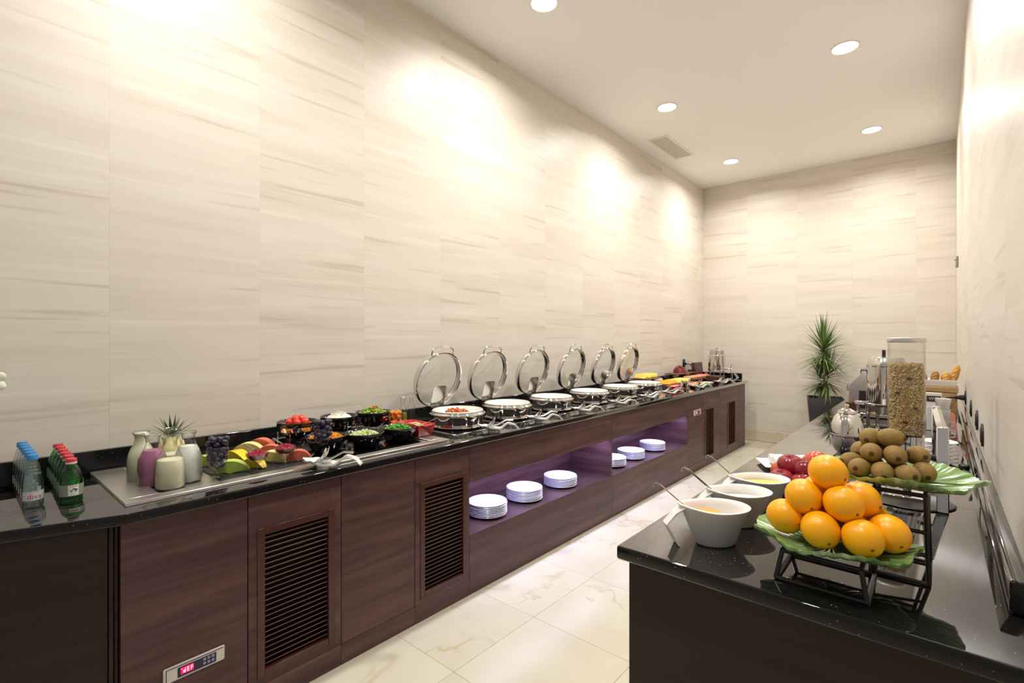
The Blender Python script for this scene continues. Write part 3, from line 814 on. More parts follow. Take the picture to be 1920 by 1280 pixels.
dup(gob, (-2.365, 1.265, H + 0.0246), 0, 'stemmed tulip glass of grapes in front of the shredded carrot bowl')
grapes('grape_bunch', (-2.365, 1.265, H + 0.0246), 44, gw, 0.115, 0.048, 'bunch of dusky grapes in the glass before the carrot bowl', 5)
cou = thing('coupe_glass', 'coupe glass of pomegranate seeds nearer the camera', 'glass', (-2.325, 0.930, Z1), 0, 'coupe glasses of pomegranate seeds')
MB().lathe([(0, 0.002), (0.030, 0.0), (0.031, 0.0015), (0.009, 0.006), (0.005, 0.012), (0.005, 0.040), (0.010, 0.046), (0.030, 0.056), (0.043, 0.070), (0.0475, 0.092)], 32).build('bowl_and_foot', 'glass_clear', cou)
dup(cou, (-2.36, 1.072, Z1), 0, 'coupe glass of pomegranate seeds farther from the camera')
def heap(n, radius, hgt, maker, seed, base=0.0):
    rnd = random.Random(seed); mb = MB()
    for _ in range(n):
        rr = radius * math.sqrt(rnd.random()); a = rnd.uniform(0, 6.283)
        z = base + hgt * (1 - (rr / radius) ** 2) * rnd.uniform(0.75, 1.0)
        maker(mb, (rr * math.cos(a), rr * math.sin(a), z), rnd)
    return mb
def m_seed(mb, p, r): mb.ball(p, (0.0042, 0.0034, 0.0055), 6, 4, rot=Euler((r.uniform(0, 3), r.uniform(0, 3), 0)))
def stuff(name, mb, mat, loc, label, cat, rz=0):
    o = mb.build(name, mat, None, loc, rz); return tag(o, label, cat, None, 'stuff')
for x, y, lab in ((-2.325, 0.930, 'ruby pomegranate seeds heaped in the nearer coupe glass'), (-2.36, 1.072, 'ruby pomegranate seeds heaped in the farther coupe glass')):
    mb = heap(240, 0.0425, 0.018, m_seed, 4, 0.082); mb.lathe([(0, 0.058), (0.028, 0.060), (0.040, 0.072), (0.0435, 0.083), (0.03, 0.092), (0, 0.097)], 20)
    stuff('pomegranate_seeds', mb, 'pomegranate', (x, y, Z1), lab, 'fruit')
for k, (x, y) in enumerate(((-2.325, 0.930), (-2.36, 1.072))):
    sp = thing('teaspoon', 'small steel spoon stuck in the ' + ('nearer' if k == 0 else 'farther') + ' pomegranate coupe', 'spoon', (x, y, Z1 + 0.09))
    MB().tube([(0, 0, 0), (-0.02, -0.012, 0.016), (-0.05, -0.035, 0.036)], [0.0025, 0.002, 0.0035], 6).build('handle', 'steel', sp)
    MB().ball((0.008, 0.004, -0.006), (0.014, 0.009, 0.004), 10, 6).build('bowl', 'steel', sp)

# slates and cut fruit
for k, (y0, y1, lab) in enumerate([(0.775, 0.895, 'black slate board under the green melon'), (0.898, 1.018, 'black slate board under the yellow melon'), (1.021, 1.142, 'black slate board under the watermelon')]):
    o = MB().rbox(-2.78, -2.285, y0, y1, 0, 0.007, 0.001).build('slate_board', 'slate', None, (0, 0, Z1 + 0.0003)); tag(o, lab, 'board', 'slate serving boards')
ZS = Z1 + 0.0078
def wedge(L, r_out, thick, ang, bend=0.0, n=14):
    """crescent slice of melon lying on its side: outer radius r_out swept through ang"""
    mb = MB(); sec = []
    for k in range(n + 1):
        a = -ang / 2 + ang * k / n
        e = math.cos(math.pi * (k / n - 0.5)) ** 0.6 if 0 < k < n else 0.12
        ri = r_out - thick * e
        hh = L * (0.35 + 0.65 * e) / 2
        sec.append([(r_out * math.sin(a), r_out * math.cos(a) - r_out * math.cos(ang / 2), -hh * .75), (r_out * math.sin(a) * .985, r_out * math.cos(a) * .985 - r_out * math.cos(ang / 2) + .002, 0), (r_out * math.sin(a), r_out * math.cos(a) - r_out * math.cos(ang / 2), hh * .75),
                    (ri * math.sin(a), ri * math.cos(a) - r_out * math.cos(ang / 2), hh * .5), (ri * math.sin(a), ri * math.cos(a) - r_out * math.cos(ang / 2), -hh * .5)])
    v = [p for s_ in sec for p in s_]; f = []
    for k in range(n):
        for j in range(5): f.append((5 * k + j, 5 * k + (j + 1) % 5, 5 * k + 5 + (j + 1) % 5, 5 * k + 5 + j))
    f += [tuple(range(5)), tuple(5 * n + j for j in range(5))]
    mb.add(v, f); return mb
def slice_at(name, mat, mb, loc, rz, label, group, tilt=R(90)):
    me = mb
    xf = Matrix.Rotation(rz, 4, 'Z') @ Matrix.Rotation(tilt, 4, 'X')
    vs = [xf @ Vector(p) for p in me.v]; zm = min(p.z for p in vs)
    me.v = [(p.x, p.y, p.z - zm) for p in vs]
    o = me.build(name, mat, None, loc, 0, sharp=50); tag(o, label, 'fruit', group)
slice_at('melon_slice', 'honeydew', wedge(0.072, 0.085, 0.055, R(125)), (-2.385, 0.842, ZS), R(62), 'green honeydew slice standing right of the grape glass', 'cut fruit')
slice_at('melon_slice', 'honeydew', wedge(0.065, 0.085, 0.05, R(120)), (-2.60, 0.815, ZS), R(25), 'green honeydew slice behind the grape glass', 'cut fruit')
slice_at('melon_slice', 'melon_yellow', wedge(0.072, 0.15, 0.05, R(88)), (-2.60, 0.945, ZS), R(8), 'bright yellow melon slice lying lengthwise behind the green slice', 'cut fruit')
slice_at('melon_slice', 'melon_yellow', wedge(0.060, 0.085, 0.042, R(112)), (-2.405, 0.950, ZS), R(15), 'yellow melon slice reaching to the nearer pomegranate coupe', 'cut fruit')
slice_at('pineapple_slice', 'pineapple', wedge(0.065, 0.09, 0.055, R(140)), (-2.69, 1.035, ZS), R(45), 'pale pineapple slice at the back beside yellow melon', 'cut fruit')
slice_at('pineapple_slice', 'pineapple', wedge(0.065, 0.075, 0.046, R(150)), (-2.43, 1.038, ZS), R(40), 'pale pineapple slice arched between the two pomegranate coupes', 'cut fruit')
slice_at('watermelon_slice', 'watermelon', wedge(0.06, 0.085, 0.07, R(150)), (-2.71, 1.105, ZS), R(40), 'red watermelon slice at the back of the boards', 'cut fruit')
slice_at('watermelon_slice', 'watermelon', wedge(0.055, 0.07, 0.06, R(140)), (-2.56, 1.09, ZS), R(50), 'red watermelon slice in the middle of the boards', 'cut fruit')
slice_at('watermelon_slice', 'watermelon', wedge(0.06, 0.058, 0.055, R(160)), (-2.36, 1.138, ZS), R(60), 'red watermelon slice nearest the white spoon rest', 'cut fruit')

# ------------------------------------------------------------------ salad bowls
Z2 = H + 0.003
bowl = thing('salad_bowl', '', 'bowl', (0, 0, 0), 0, 'black salad bowls')
MB().lathe([(0, 0.0), (0.050, 0.0), (0.056, 0.002), (0.078, 0.026), (0.095, 0.058), (0.1045, 0.066), (0.106, 0.090), (0.103, 0.0915), (0.100, 0.089), (0.090, 0.056), (0.072, 0.026), (0.048, 0.008), (0, 0.006)], 40).build('shell', 'black_gloss', bowl, sharp=55)
ring = thing('bowl_stand', '', 'stand', (0, 0, 0), 0, 'chrome ring stands')
MB().lathe([(0.0975, 0.101), (0.1005, 0.101), (0.1035, 0.124), (0.1005, 0.124)], 40, closed=True).build('ring', 'chrome', ring)
lg = MB().tube([(0.105, 0, 0.122), (0.105, 0, 0.01), (0.098, 0, 0.002), (0.080, 0, 0.002)], 0.0025, 6).mesh('leg', 'chrome')
for k in range(4): link('leg', lg, ring, (0, 0, 0), R(45 + 90 * k))
def put(proto, loc, label, used=set()):
    if id(proto) in used: return dup(proto, loc, None, label)
    used.add(id(proto)); proto.location = loc; proto['label'] = label; return proto
bk = [(-2.68, 1.285, 'tomatoes'), (-2.68, 1.535, 'white cheese'), (-2.68, 1.765, 'mixed pepper salad')]
ftb = [(-2.46, 1.335, 'shredded carrot'), (-2.39, 1.520, 'sliced cucumber'), (-2.39, 1.745, 'chopped green herbs')]
for x, y, w_ in bk:
    put(bowl, (x, y, H + 0.062), 'black bowl of %s raised on a chrome ring stand' % w_)
    put(ring, (x, y, H + 0.0030), 'chrome ring stand holding the bowl of %s' % w_)
for x, y, w_ in ftb: put(bowl, (x, y, Z2), 'black bowl of %s in the front row' % w_)
rnd = random.Random(11)
tm = MB().ball((0, 0, 0), (0.021, 0.021, 0.0195), 14, 10).mesh('tomato', 'tomato')
pts = []
for n, r, z in ((7, 0.066, 0.064), (6, 0.044, 0.088), (1, 0.0, 0.068), (3, 0.021, 0.104)):
    for k in range(n): pts.append((r * math.cos(6.283 * k / n + z * 30), r * math.sin(6.283 * k / n + z * 30), z))
for p in pts:
    o = link('tomato', tm, None, (bk[0][0] + p[0], bk[0][1] + p[1], H + 0.062 + p[2]), rnd.uniform(0, 6)); tag(o, 'small red tomato piled in the raised black bowl', 'tomato', 'tomatoes in the raised bowl')
def m_strip(L, w_, th):
    def f(mb, p, r):
        xf = Matrix.Translation(p) @ Euler((r.uniform(-.6, .6), r.uniform(-.7, .7), r.uniform(0, 6.28))).to_matrix().to_4x4()
        mb.grid(lambda u, v: ((u - .5) * L, (v - .5) * w_, .006 * math.sin(u * 3.1)), 3, 1, th, xf)
    return f
def m_chunk(s):
    def f(mb, p, r):
        xf = Matrix.Translation(p) @ Euler((r.uniform(0, 3), r.uniform(0, 3), r.uniform(0, 6.28))).to_matrix().to_4x4()
        k = s * r.uniform(.7, 1.2); mb.rbox(-k, k, -k * .7, k * .7, -k * .5, k * .5, k * .15, xf)
    return f
def core(mb, r, h, base): mb.lathe([(0, base - .03), (r * .8, base - .03), (r, base), (r * .7, base + h * .5), (0, base + h * .85)], 20); return mb
mb = MB().grid(lambda u, v: ((u * 0.082) * math.cos(6.2832 * v), (u * 0.082) * math.sin(6.2832 * v), 0.062 + 0.052 * (1 - u ** 2.2) + 0.003 * math.sin(40 * u + 9 * v) * u), 12, 40)
mb = heap(260, 0.075, 0.052, m_chunk(0.004), 6, 0.064); core(mb, 0.085, 0.05, 0.066)
stuff('white_cheese', mb, 'cheese_white', (bk[1][0], bk[1][1], H + 0.062), 'mound of crumbled white cheese in the raised middle bowl', 'food')
mb = heap(170, 0.080, 0.045, m_strip(0.032, 0.009, 0.002), 8, 0.072); core(mb, 0.086, 0.03, 0.068)
stuff('pepper_salad', mb, 'salad_green', (bk[2][0], bk[2][1], H + 0.062), 'green leaves of the mixed pepper salad in the raised bowl', 'food')
mb = heap(46, 0.055, 0.050, m_strip(0.03, 0.010, 0.002), 9, 0.074)
stuff('red_pepper', mb, 'salad_red', (bk[2][0], bk[2][1], H + 0.062), 'red pepper strips scattered over the raised mixed salad', 'food')
mb = heap(260, 0.086, 0.034, m_strip(0.034, 0.004, 0.002), 10, 0.070); core(mb, 0.088, 0.02, 0.066)
stuff('shredded_carrot', mb, 'carrot', (ftb[0][0], ftb[0][1], Z2), 'shredded orange carrot in the front black bowl', 'food')
mb = heap(130, 0.078, 0.030, m_chunk(0.009), 12, 0.068); core(mb, 0.088, 0.012, 0.066)
stuff('cucumber', mb, 'salad_pale', (ftb[1][0], ftb[1][1], Z2), 'pale green sliced cucumber in the front black bowl', 'food')
mb = heap(240, 0.078, 0.036, m_strip(0.026, 0.006, 0.0015), 13, 0.070); core(mb, 0.088, 0.012, 0.066)
stuff('green_herbs', mb, 'herb', (ftb[2][0], ftb[2][1], Z2), 'bright green chopped herbs in the front black bowl', 'food')
t = thing('chrome_tag_holder', 'little chrome card holder behind the cucumber bowl', 'card holder', (-2.535, 1.515, H + 0.0035))
MB().rbox(-0.02, 0.02, -0.016, 0.016, 0, 0.004, 0.001).build('base', 'chrome', t)
MB().rbox(-0.003, 0.003, -0.012, 0.012, 0.004, 0.105, 0.001).build('plate', 'chrome', t)
t = thing('small_tumbler', 'small clear glass tumbler between carrot and cucumber bowls', 'glass', (-2.315, 1.385, Z2))
MB().lathe([(0, 0.002), (0.022, 0.0), (0.026, 0.06), (0.0248, 0.06), (0.0205, 0.004), (0, 0.004)], 24).build('body', 'glass_clear', t)

# jar of orange tomatoes, loose red ones, oil bottles
jr = thing('glass_jar', 'tall clear glass jar of orange cherry tomatoes', 'jar', (-2.665, 1.925, H + 0.0245))
MB().lathe([(0, 0.003), (0.044, 0.0), (0.047, 0.004), (0.047, 0.125), (0.0455, 0.125), (0.0452, 0.006), (0, 0.006)], 32).build('body', 'glass_clear', jr)
om = MB().ball((0, 0, 0), (0.0155, 0.0155, 0.017), 12, 8).mesh('tomato', 'tomato_orange')
for lv in range(4):
    for k in range(5):
        a = 6.283 * k / 5 + lv * .63
        o = link('cherry_tomato', om, None, (-2.665 + 0.0275 * math.cos(a), 1.925 + 0.0275 * math.sin(a), H + 0.0245 + 0.024 + lv * 0.0255)); tag(o, 'orange cherry tomato packed inside the glass jar', 'tomato', 'tomatoes in the glass jar')
for k, (x, y, z) in enumerate(((-2.575, 1.80, 0), (-2.57, 1.842, 0), (-2.595, 1.875, 0), (-2.55, 1.875, 0), (-2.605, 1.838, 0), (-2.578, 1.845, 0.033))):
    o = link('tomato', tm, None, (x, y, H + 0.0245 + 0.0200 + z)); tag(o, 'loose red tomato lying in front of the glass jar', 'tomato', 'loose tomatoes by the jar')
ob = thing('oil_bottle', 'swing-top glass bottle of yellow-green oil', 'bottle', (-2.735, 2.035, H + 0.0006), 0, 'swing-top bottles')
MB().lathe([(0, 0.002), (0.026, 0.0), (0.029, 0.003), (0.029, 0.115), (0.026, 0.135), (0.015, 0.158), (0.012, 0.170), (0.012, 0.196), (0.014, 0.2)], 26).build('body', 'glass_clear', ob)
MB().lathe([(0.0, 0.2), (0.012, 0.2), (0.0135, 0.206), (0.012, 0.216), (0, 0.218)], 18).build('stopper', 'porcelain', ob)
MB().tube([(0, 0.016, 0.17), (0, 0.02, 0.19), (0, 0.016, 0.212), (0, 0, 0.220), (0, -0.016, 0.212), (0, -0.02, 0.19), (0, -0.016, 0.17)], 0.0016, 6).build('wire_bail', 'steel', ob)
o2 = dup(ob, (-2.735, 2.105, H + 0.0006), 0.4, 'swing-top glass bottle of pale vinegar next to the oil')
o = MB().lathe([(0, 0.005), (0.0275, 0.005), (0.0275, 0.105), (0, 0.1055)], 24).build('oil', 'oil', None, (-2.735, 2.035, H + 0.0006)); tag(o, 'yellow-green oil filling the left swing-top bottle', 'oil')

# red dish
rd = thing('serving_dish', 'rectangular glossy red ceramic dish with handles', 'dish', (-2.42, 1.893, H + 0.0246))
def tray_geo(a0, b0, a1, b1, h, th=0.006, n=1):
    mb = MB()
    o = [(-a0, -b0, 0), (a0, -b0, 0), (a0, b0, 0), (-a0, b0, 0), (-a1, -b1, h), (a1, -b1, h), (a1, b1, h), (-a1, b1, h),
         (-a1 + th, -b1 + th, h), (a1 - th, -b1 + th, h), (a1 - th, b1 - th, h), (-a1 + th, b1 - th, h), (-a0 + th, -b0 + th, th), (a0 - th, -b0 + th, th), (a0 - th, b0 - th, th), (-a0 + th, b0 - th, th)]
    f = [(0, 1, 2, 3)]
    for s_ in (0, 4, 8):
        for k in range(4): f.append((s_ + k, s_ + (k + 1) % 4, s_ + 4 + (k + 1) % 4, s_ + 4 + k))
    f.append((12, 13, 14, 15)); mb.add(o, f); return mb
tray_geo(0.095, 0.05, 0.115, 0.066, 0.07).build('body', 'dish_red', rd, bevel=0.003, bseg=2)
for s_ in (-1, 1): MB().rbox(s_ * 0.118 - 0.010, s_ * 0.118 + 0.010, -0.035, 0.035, 0.058, 0.070, 0.004).build('handle', 'dish_red', rd)
mb = heap(260, 0.055, 0.028, m_chunk(0.0045), 15, 0.042); core(mb, 0.06, 0.02, 0.043)
for i, p in enumerate(mb.v): mb.v[i] = (p[0] * 1.5, p[1] * .85, p[2])
stuff('couscous_salad', mb, 'couscous', (-2.42, 1.893, H + 0.0246), 'pale grain salad in the red ceramic dish', 'food')
sp = thing('serving_spoon', 'steel spoon leaning out of the red dish', 'spoon', (-2.36, 1.91, H + 0.085))
MB().tube([(-0.02, -0.02, 0), (0.02, 0.02, 0.018), (0.055, 0.055, 0.040)], [0.003, 0.0025, 0.0045], 6).build('handle', 'steel', sp)
MB().ball((-0.032, -0.03, -0.004), (0.018, 0.013, 0.005), 10, 6).build('bowl', 'steel', sp)

# ------------------------------------------------------------------ spoon rests with tongs
def lerp(xs, ys, t):
    for (a, b), (c, d) in zip(zip(xs, ys), zip(xs[1:], ys[1:])):
        if t <= c:
            q = (t - a) / (c - a); q = q * q * (3 - 2 * q); return b + (d - b) * q
    return ys[-1]
def make_rest():
    t = thing('spoon_rest', '', 'spoon rest', (0, 0, 0), 0, 'white spoon rests along the buffet')
    L = 0.27
    def fn(u, v):
        x = (u - 0.38) * L; s_ = (v - .5) * 2
        wdt = lerp([0, .12, .32, .55, .75, 1.0], [.006, .034, .052, .034, .023, .022], u)
        z = lerp([0, .14, .34, .52, .76, .9, 1.0], [.050, .034, .014, .018, .058, .052, .026], u)
        z += lerp([0, .3, .6, 1], [.004, .022, .008, -.002], u) * s_ * s_
        return (x, s_ * wdt, z)
    MB().grid(fn, 28, 8, 0.006).build('dish', 'porcelain', t, sharp=70)
    MB().lathe([(0, 0), (0.026, 0), (0.028, 0.004), (0.030, 0.014), (0, 0.014)], 20, c=(-0.008, 0, 0), sy=.85).build('foot', 'porcelain', t)
    return t
def make_tongs():
    t = thing('salad_tongs', '', 'tongs', (0, 0, 0), 0, 'salad tongs on the spoon rests')
    def head(y, fork):
        xf = Matrix.Translation((-0.02, y, 0.046)) @ Matrix.Rotation(R(-52), 4, 'Y') @ Matrix.Rotation(R(20 if fork else -14), 4, 'Z')
        def fn(u, v):
            s_ = (v - .5) * 2; ww = lerp([0, .35, .8, 1], [.010, .034, .033, .016], u)
            return ((u - .3) * 0.082, s_ * ww, .010 * s_ * s_ - .012 * math.sin(u * 3.14))
        mb = MB().grid(fn, 8, 6, 0.002, xf)
        if fork:
            for k in range(5): mb.rbox(-0.038, -0.016, -0.0105 + k * .0052 - .0012, -0.0105 + k * .0052 + .0012, -.002, .002, .0006, xf)
        return mb
    head(0.024, False).build('spoon_head', 'steel', t, sharp=60)
    head(-0.020, True).build('fork_head', 'steel', t, sharp=60)
    for y in (0.010, -0.008):
        MB().tube([(-0.020, y * 1.4, 0.042), (0.03, y, 0.046), (0.085, y * .8, 0.075), (0.13, y * .5, 0.072)], 0.0042, 6).build('arm', 'steel', t)
    return t
rest_p, tong_p = make_rest(), make_tongs()
# long axis of the rests runs along the counter (+Y)
rs = [(-2.158, 1.165, H + 0.0006, 'white spoon rest with tongs lying on the edge of the cold well', 'below the grape glass', 1.0),
      (-2.188, 2.34, H + 0.0006, 'white spoon rest with tongs before the first chafing dish', '', 1), (-2.188, 2.83, H + 0.0006, 'white spoon rest with tongs before the second chafing dish', '', 1),
      (-2.188, 3.41, H + 0.0006, 'white spoon rest with tongs before the third chafing dish', '', 1), (-2.188, 4.01, H + 0.0006, 'white spoon rest with tongs before the fourth chafing dish', '', 1),
      (-2.188, 4.60, H + 0.0006, 'white spoon rest with tongs before the fifth chafing dish', '', 1), (-2.188, 5.10, H + 0.0006, 'white spoon rest with tongs before the sixth chafing dish', '', 1),
      (-2.19, 5.95, H + 0.0006, 'white spoon rest with tongs below the cheese boards', '', 1), (-2.19, 6.78, H + 0.0006, 'white spoon rest with tongs beside the steel juice dispenser', '', 1)]
for x, y, z, lab, _, s_ in rs:
    a = R(44)
    r_ = put(rest_p, (x, y, z), lab); r_.rotation_euler = (0, 0, a)
    tg = put(tong_p, (x, y, z + 0.004), lab.replace('white spoon rest with tongs', 'pair of steel salad tongs on the rest')); tg.rotation_euler = (0, 0, a)

# ------------------------------------------------------------------ chafing dishes on induction hobs
hob = thing('induction_hob', '', 'hob', (0, 0, 0), 0, 'flush induction hobs')
MB().rbox(-0.215, 0.215, -0.215, 0.215, 0, 0.006, 0.0015).build('steel_border', 'steel', hob)
MB().rbox(-0.204, 0.204, -0.204, 0.204, 0.0062, 0.0085, 0.0008).build('glass_top', 'black_glass', hob)
chf = thing('chafing_dish', '', 'chafing dish', (0, 0, 0), 0, 'round steel chafing dishes')
MB().lathe([(0, 0.002), (0.145, 0.0), (0.172, 0.004), (0.176, 0.010), (0.166, 0.016), (0.160, 0.022), (0.170, 0.030), (0.174, 0.078), (0.180, 0.084), (0.190, 0.087), (0.192, 0.092), (0.190, 0.097), (0.178, 0.101), (0.176, 0.106), (0.166, 0.106), (0.160, 0.095), (0.150, 0.04), (0, 0.036)], 48).build('pan', 'chrome', chf, sharp=50)
MB().lathe([(0.172, 0.1065), (0.174, 0.112), (0.168, 0.117), (0.160, 0.115), (0.150, 0.098), (0.12, 0.088), (0, 0.086), (0, 0.080), (0.14, 0.086), (0.158, 0.106)], 48).build('porcelain_insert', 'porcelain_warm', chf, sharp=60)
hb = MB().rbox(-0.268, -0.170, -0.055, 0.055, 0.070, 0.098, 0.006)
hb.tube([(-0.255, -0.075, 0.104), (-0.255, 0.075, 0.104)], 0.014, 10)
hb.build('hinge', 'black_metal', chf)
LEAN = R(15)
HX = -0.255
LX = Matrix.Translation((HX, 0, 0.112)) @ Matrix.Rotation(LEAN, 4, 'Y') @ Matrix.Translation((0, 0, 0.205)) @ Matrix.Rotation(R(90), 4, 'Y')
lid = MB().lathe([(0.188, -0.020), (0.200, -0.024), (0.204, -0.016), (0.204, 0.016), (0.200, 0.024), (0.194, 0.020), (0.192, -0.012)], 56, closed=True, xf=LX).build('lid_rim', 'chrome', chf, sharp=50)
MB().lathe([(0.193, 0.0), (0.13, -0.018), (0.065, -0.026), (0.0, -0.028)], 40, xf=LX).build('glass_dome', 'glass_lid', lid)
LV = Matrix.Translation((HX, 0, 0.112)) @ Matrix.Rotation(LEAN, 4, 'Y')
MB().tube([(0, -0.100, 0.380), (0, -0.098, 0.410), (0, -0.080, 0.430), (0, -0.04, 0.441), (0, 0.0, 0.444), (0, 0.04, 0.441), (0, 0.080, 0.430), (0, 0.098, 0.410), (0, 0.100, 0.380)], 0.0055, 8, xf=LV).build('lid_handle', 'chrome', lid)
def rrect(w_, h_, r, n=5):
    o = []
    for cx_, cy_, a0 in ((w_ - r, h_ - r, 0), (-w_ + r, h_ - r, 90), (-w_ + r, -h_ + r, 180), (w_ - r, -h_ + r, 270)):
        o += [(cx_ + r * math.cos(R(a0 + 90 * k / n)), cy_ + r * math.sin(R(a0 + 90 * k / n))) for k in range(n + 1)]
    return o
MB().prism(rrect(0.060, 0.080, 0.022), 0.030, 0.036, LV @ Matrix(((0, 0, 1, 0), (1, 0, 0, 0), (0, 1, 0, 0.085), (0, 0, 0, 1)))).build('hinge_plate', 'steel', lid, sharp=50)
CY = [2.308, 2.82, 3.385, 3.985, 4.58, 5.13]
for k, y in enumerate(CY):
    od = ['first', 'second', 'third', 'fourth', 'fifth', 'sixth'][k]
    put(hob, (-2.49, y, H + 0.0006), 'black induction hob with steel border under the %s chafing dish' % od)
    put(chf, (-2.49, y, H + 0.0096), 'round steel chafing dish with open glass lid, %s from the camera' % od)
def m_mix(s): 
    return m_chunk(s)
mb = heap(120, 0.085, 0.016, m_chunk(0.009), 21, 0.092)
stuff('vegetable_stew', mb, 'stew', (-2.50, CY[0], H + 0.0096), 'brown vegetable stew in the first chafing dish', 'food')
mb = heap(16, 0.065, 0.016, m_chunk(0.011), 22, 0.102)
stuff('red_pepper', mb, 'salad_red', (-2.50, CY[0], H + 0.0096), 'red pepper pieces in the first chafing dish', 'food')

# ------------------------------------------------------------------ far end of the buffet: cheese, meats, menu, juice
def board(name, loc, hx, hy, rz, mat, label, th=0.012, tilt=0.0):
    mb = MB().rbox(-hx, hx, -hy, hy, 0, th, 0.003, Matrix.Rotation(tilt, 4, 'X'))
    o = mb.build(name, mat, None, loc, rz); return tag(o, label, 'board', 'serving boards at the far end')
def riser(loc, r, h, label):
    t = thing('steel_riser', label, 'riser', loc, 0, 'steel risers under the boards')
    MB().lathe([(r * .93, 0), (r, 0), (r, h), (r * .93, h)], 24, closed=True).build('tube', 'steel', t)
    return t
def slices(loc, n, dx, dy, mk, mat, name, label, cat, group, rz=0.0, jitter=0.004):
    me = None
    for k in range(n):
        if me is None: me = mk().mesh(name, mat)
        o = link(name, me, None, (loc[0] + dx * k + random.uniform(-jitter, jitter), loc[1] + dy * k, loc[2] + random.uniform(0, .003)), rz + random.uniform(-.15, .15)); tag(o, label, cat, group)
def leaning(sx, sz, th, lean, axis='X'):
    return lambda: MB().rbox(-sx, sx, -th, th, 0, sz, th * .6, Matrix.Translation((0, 0, 0.001)) @ Matrix.Rotation(lean, 4, axis))
riser((-2.70, 5.60, H + 0.0006), 0.06, 0.118, 'steel riser under the raised cheese board')
board('cheese_board', (-2.70, 5.60, H + 0.119), 0.11, 0.20, 0, 'wood_board', 'raised dark wood board of yellow cheese slices')
slices((-2.70, 5.44, H + 0.1315), 9, 0, 0.036, leaning(0.075, 0.062, 0.005, R(-42)), 'cheese_yellow', 'cheese_slice', 'yellow cheese slice on the raised board', 'cheese', 'cheese slices on the raised board')
riser((-2.50, 6.0, H + 0.0006), 0.05, 0.045, 'low steel riser under the long cheese board')
board('cheese_board', (-2.50, 6.0, H + 0.046), 0.10, 0.36, 0, 'wood_board', 'long dark wood board of orange and pale cheese')
slices((-2.50, 5.68, H + 0.0585), 6, 0, 0.034, leaning(0.075, 0.055, 0.005, R(-48)), 'cheese_orange', 'cheese_slice', 'orange cheese slice on the long low board', 'cheese', 'orange cheese slices')
slices((-2.50, 5.89, H + 0.0585), 12, 0, 0.034, leaning(0.075, 0.055, 0.005, R(-48)), 'cheese_yellow', 'cheese_slice', 'pale yellow cheese slice on the long low board', 'cheese', 'pale cheese slices')
t = thing('lidded_jar', 'small white lidded jar behind the cheese boards', 'jar', (-2.74, 6.05, H + 0.0006))
MB().lathe([(0, 0), (0.045, 0), (0.052, 0.02), (0.052, 0.09), (0.045, 0.098), (0, 0.1)], 24).build('body', 'porcelain', t)
MB().lathe([(0.046, 0.1), (0.046, 0.108), (0.02, 0.116), (0, 0.122)], 24).build('lid', 'black_plastic', t)
for i, (y, lab) in enumerate(((6.62, 'near'), (7.02, 'far'))): riser((-2.76, y, H + 0.0006), 0.05, 0.115, 'steel riser under the %s end of the meat board' % lab)
board('meat_board', (-2.76, 6.82, H + 0.116), 0.095, 0.33, 0, 'wood_board', 'raised reddish wood board carrying the salami dome')
t = thing('salami_dome', 'dome of dark red salami slices on the raised board', 'meat', (-2.76, 6.78, H + 0.1285))
for lv in range(5):
    r0 = 0.075 * math.cos(lv / 5 * 1.45)
    for k in range(max(3, 11 - 2 * lv)):
        a = 6.283 * k / max(3, 11 - 2 * lv) + lv * .3
        xf = Matrix.Translation((r0 * math.cos(a), r0 * math.sin(a), 0.018 + lv * 0.019)) @ Matrix.Rotation(a, 4, 'Z') @ Matrix.Rotation(R(65 - lv * 12), 4, 'Y')
        MB().lathe([(0, 0), (0.024, 0), (0.026, 0.002), (0.024, 0.004), (0, 0.004)], 14, xf=xf).build('slice', 'salami', t)
MB().ball((0, 0, 0.03), (0.062, 0.062, 0.062), 14, 9).build('core', 'salami', t) if False else MB().lathe([(0, 0.001), (0.07, 0.001), (0.064, 0.04), (0.035, 0.085), (0, 0.095)], 16).build('core', 'salami', t)
riser((-2.56, 7.0, H + 0.0006), 0.05, 0.052, 'low steel riser under the ham board')
board('meat_board', (-2.56, 6.93, H + 0.053), 0.085, 0.36, 0, 'wood_board', 'lower reddish wood board of ham rolls')
hr = lambda: MB().tube([(-0.07, 0, 0.014), (0.07, 0, 0.014)], 0.014, 10)
slices((-2.56, 6.60, H + 0.0655), 19, 0, 0.033, hr, 'ham', 'ham_roll', 'pink ham roll on the lower meat board', 'ham', 'ham rolls', 0.0)
o = MB().lathe([(0, 0), (0.04, 0), (0.034, 0.03), (0.012, 0.055), (0, 0.06)], 16).build('salami_rosette', 'salami', None, (-2.56, 7.25, H + 0.0655)); tag(o, 'salami rosette at the far end of the ham rolls', 'meat')
t = thing('platter', 'white oval platter of salmon slices at the counter front', 'platter', (-2.36, 6.30, H + 0.0006))
MB().lathe([(0, 0), (0.08, 0), (0.10, 0.006), (0.135, 0.018), (0.135, 0.021), (0.09, 0.008), (0, 0.006)], 32, sx=.75, sy=1.5).build('dish', 'porcelain', t)
slices((-2.36, 6.18, H + 0.012), 8, 0, 0.034, leaning(0.05, 0.05, 0.004, R(-50)), 'salmon', 'salmon_slice', 'orange salmon slice on the white platter', 'salmon', 'salmon slices')
for k in range(3):
    mb = heap(30, 0.03, 0.02, m_strip(0.03, 0.012, .0015), 30 + k, 0.0); mb.lathe([(0, 0), (0.026, 0.0005), (0, 0.012)], 10)
    o = mb.build('parsley', 'herb', None, (-2.26, 6.22 + k * .075, H + 0.0215)); tag(o, ['parsley sprig at the near end of the salmon platter', 'parsley sprig at the middle of the salmon platter', 'parsley sprig at the far end of the salmon platter'][k], 'garnish', 'parsley garnish')
